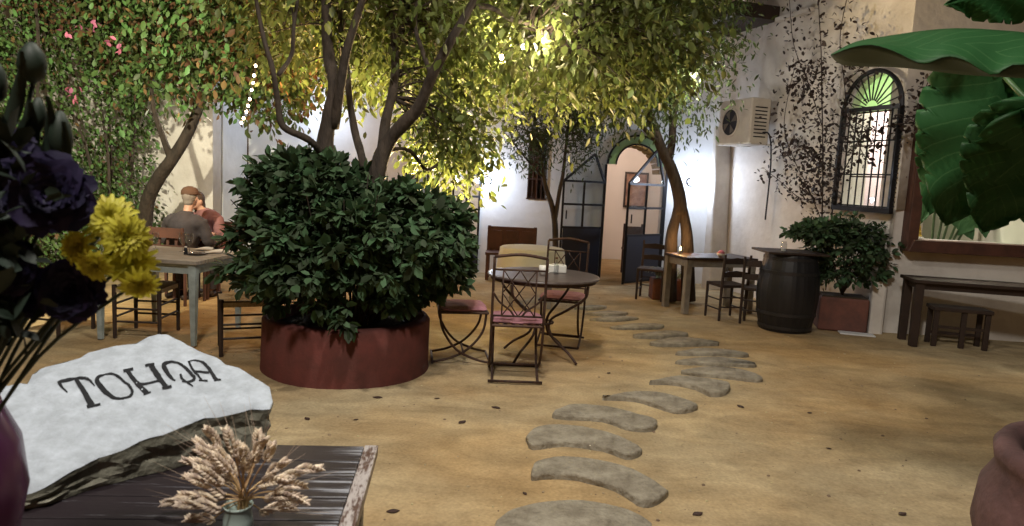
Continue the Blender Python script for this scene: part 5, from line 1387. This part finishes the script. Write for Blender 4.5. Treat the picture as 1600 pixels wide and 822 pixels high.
def ear_mat(name, c1, c2):
    M = mat(name, c1, .5, spec=.3, trans=.45, rnd=0); n = M.node_tree; L = n.links; b = n.nodes['Principled BSDF']
    uv = n.nodes.new('ShaderNodeTexCoord'); sx = n.nodes.new('ShaderNodeSeparateXYZ'); L.new(uv.outputs['UV'], sx.inputs[0])
    ab = n.nodes.new('ShaderNodeMath'); ab.operation = 'ABSOLUTE'; s5 = n.nodes.new('ShaderNodeMath'); s5.operation = 'SUBTRACT'; s5.inputs[1].default_value = .5
    L.new(sx.outputs[1], s5.inputs[0]); L.new(s5.outputs[0], ab.inputs[0])
    m1 = n.nodes.new('ShaderNodeMath'); m1.operation = 'MULTIPLY_ADD'; m1.inputs[1].default_value = -.55; L.new(ab.outputs[0], m1.inputs[0]); L.new(sx.outputs[0], m1.inputs[2])
    m2 = n.nodes.new('ShaderNodeMath'); m2.operation = 'MULTIPLY'; m2.inputs[1].default_value = 9; L.new(m1.outputs[0], m2.inputs[0])
    fr = n.nodes.new('ShaderNodeMath'); fr.operation = 'FRACT'; L.new(m2.outputs[0], fr.inputs[0])
    cr = n.nodes.new('ShaderNodeValToRGB'); e = cr.color_ramp.elements; e[0].position = .0; e[1].position = .11; e[0].color = (*c2, 1); e[1].color = (*c1, 1)
    L.new(fr.outputs[0], cr.inputs[0])
    L.new(cr.outputs[0], b.inputs['Base Color'])
    bp = n.nodes.new('ShaderNodeBump'); bp.inputs['Strength'].default_value = .35; bp.inputs['Distance'].default_value = .01; L.new(fr.outputs[0], bp.inputs['Height']); L.new(bp.outputs[0], b.inputs['Normal']); return M
earm = ear_mat('elephant_leaf', (.032, .12, .036), (.085, .21, .075)); eard = mat('leaf_underside', (.014, .026, .009), .8)
def grid_leaf(rows, parent, material, name='leaf'):
    """rows: list of equally long point rows"""
    nr, nc = len(rows), len(rows[0]); b = MB(); b.add([q for r in rows for q in r], [(i*nc+j, i*nc+j+1, (i+1)*nc+j+1, (i+1)*nc+j) for i in range(nr-1) for j in range(nc-1)])
    o = b.build(name, material, parent, True, smooth=True); me = o.data
    uvl = me.uv_layers.new(name='UVMap'); 
    for lp in me.loops:
        i, j = divmod(lp.vertex_index, nc); uvl.data[lp.index].uv = (j/(nc-1), i/(nr-1))
    s = o.modifiers.new('solid', 'SOLIDIFY'); s.thickness = .0012
    return o
t = thing('elephant_ear', 'large-leaved elephant ear plant reaching in from the right', 'plant', PO+Vector((.10, .05, .65)))
def resample(pl, n):
    P_ = catmull([Vector((x, y, 0)) for x, y in pl], 8); return [P_[int(i*(len(P_)-1)/(n-1))] for i in range(n)]
NC = 30; NCE = 90
upE = resample([(1298, 85), (1325, 70), (1350, 62), (1400, 54), (1450, 47), (1500, 44), (1560, 47), (1620, 54), (1700, 80)], NC)
loE = resample([(1298, 86), (1330, 74), (1362, 70), (1395, 79), (1430, 96), (1450, 98), (1480, 88), (1510, 95), (1552, 117), (1590, 100), (1700, 110)], NC)
unE = resample([(1298, 87), (1310, 98), (1330, 103), (1400, 105), (1450, 110), (1500, 116), (1545, 119), (1600, 122), (1700, 130)], NC)
rows = []
for k in range(9):
    u = k/8; rows.append([at(a.x*(1-u)+c.x*u, a.y*(1-u)+c.y*u, 3.05-.40*u-.08*math.sin(PI*u)-.0005*(a.x-1300)) for a, c in zip(upE, loE)])
grid_leaf(rows, t, earm)
rows = []
for k in range(6):
    u = k/5; rows.append([at(a.x*(1-u)+c.x*u, a.y*(1-u)+c.y*u, 2.66+.30*u-.0005*(a.x-1300)) for a, c in zip(loE, unE)])
grid_leaf(rows, t, eard)
def ear(tip, base, Yt, Yb, width, fold, parent, drop=.0, material=earm, flip=1):
    T_, B_ = at(*tip, Yt), at(*base, Yb); d = T_-B_; L = d.length; dn = d.normalized(); vw = ((T_+B_)/2-CAM).normalized(); s_ = dn.cross(vw).normalized()*flip; nn = s_.cross(dn); rows = []
    for k in range(21):
        v = k/20*2-1; row = []
        for j in range(NCE):
            u = j/(NCE-1); prof = math.sin(PI*min(1, max(0, u))**.62)**.75*(1-.25*u)
            prof *= 1-.16*abs(v)**4*max(0, math.sin((u-.10)*2*PI*8.5))**8
            lobe = -.16*L*(abs(v)**1.6)*(1-u)**2
            wv = .025*math.sin(u*16+v*3)*abs(v)+.020*width*math.sin((u-.55*abs(v))*2*PI*9)
            q = B_+dn*(L*u+lobe)+s_*v*width*prof+nn*(fold*abs(v)*width*prof+wv)-Vector((0, 0, drop*u*u))
            row.append(q)
        rows.append(row)
    grid_leaf(rows, parent, material); return B_
bases = []
bases.append(ear((1476, 352), (1570, 120), 3.5, 3.2, .33, .25, t))
bases.append(ear((1500, 300), (1610, 110), 3.9, 3.5, .42, .15, t))
bases.append(ear((1590, 330), (1680, 130), 3.9, 3.5, .42, .15, t))
bases.append(ear((1452, 335), (1500, 180), 4.3, 4.0, .20, .2, t))
bases.append(ear((1535, 362), (1625, 185), 3.3, 3.1, .26, -.2, t))
bases.append(ear((1640, 372), (1600, 200), 3.2, 3.1, .22, .2, t))
bases.append(ear((1478, 8), (1640, -30), 3.1, 3.1, .16, .3, t))
bases.append(at(1640, 80, 2.75))
b = MB(); root = PO+Vector((.10, .05, .66))
for q in bases: b.tube(catmull([root+Vector((random.uniform(-.05, .05), random.uniform(-.05, .05), 0)), root.lerp(q, .55)+Vector((.18, 0, .1)), q], 8), lerp_list([.022, .011], 17), 8)
b.build('stalk', mat('stalk_green', (.05, .10, .035), .45), t, True, smooth=True)

t = thing('indoor_plant', 'broad-leaved plant seen through the wide window behind the yellow cone', 'plant', (5.6, 9.4, .3))
ear_l = ear_mat('indoor_leaf', (.06, .17, .06), (.14, .28, .12))
for a_, c_, w_ in [((1520, 375), (1480, 290), .22), ((1610, 372), (1640, 280), .3), ((1560, 378), (1600, 310), .2), ((1497, 368), (1592, 262), .30), ((1438, 350), (1466, 240), .26), ((1592, 372), (1568, 270), .26), ((1540, 372), (1530, 250), .26), ((1470, 330), (1500, 215), .3), ((1650, 350), (1620, 230), .3)]:
    ear(a_, c_, 8.95, 9.15, w_, .2, t, material=ear_l)
b = MB()
for px_ in (1592, 1466, 1568, 1530, 1500, 1620): b.tube(catmull([Vector((5.6, 9.4, .3)), Vector((5.6, 9.4, 1.1)).lerp(at(px_, 250, 9.2), .5), at(px_, 250, 9.2)], 5), .015, 6)
b.build('stalk', MATS['stalk_green'], t, True); MB().lathe([(.15, -.3), (.2, 0), (.19, .0), (.17, -.03)], 20).build('pot', terra, t)
# ------------------------------------------------------------------ string lights
def string(pts, lab, bulbs, r=.020):
    P_ = catmull(pts, 10); t = thing('string_lights', lab, 'string lights', P_[0]); b = MB(); b.tube(P_, .004, 5); b.build('cable', iron, t, True)
    n = len(P_)
    for i in range(bulbs):
        q = P_[int((i+.5)/bulbs*(n-1))]
        MB().lathe([(.008, -.01), (.010, -.03)], 8, c=q).build('socket', iron, t, True)
        MB().ell(q-Vector((0, 0, .03+r*1.0)), (r, r, r*1.3), 10).build('bulb', bulb_w, t, True, smooth=True)
string([at(400, 92, 7.2), at(394, 130, 7.2), at(386, 165, 7.2), at(375, 190, 7.2)], 'short hanging string of glowing bulbs against the russet foliage', 9, .012)
string([at(760, 88, 6.0), at(806, 72, 5.9), at(830, 56, 5.9), at(872, 50, 5.9), at(910, 20, 6.0)], 'string of bright bulbs in the lit canopy', 4, .018)
LIGHTS.append(point('bulb_string_light', at(392, 150, 6.95), 22, (1, .74, .5), .1))
LIGHTS.append(point('canopy_bulb_light', at(850, 62, 5.7), 30, (1, .80, .55), .06))
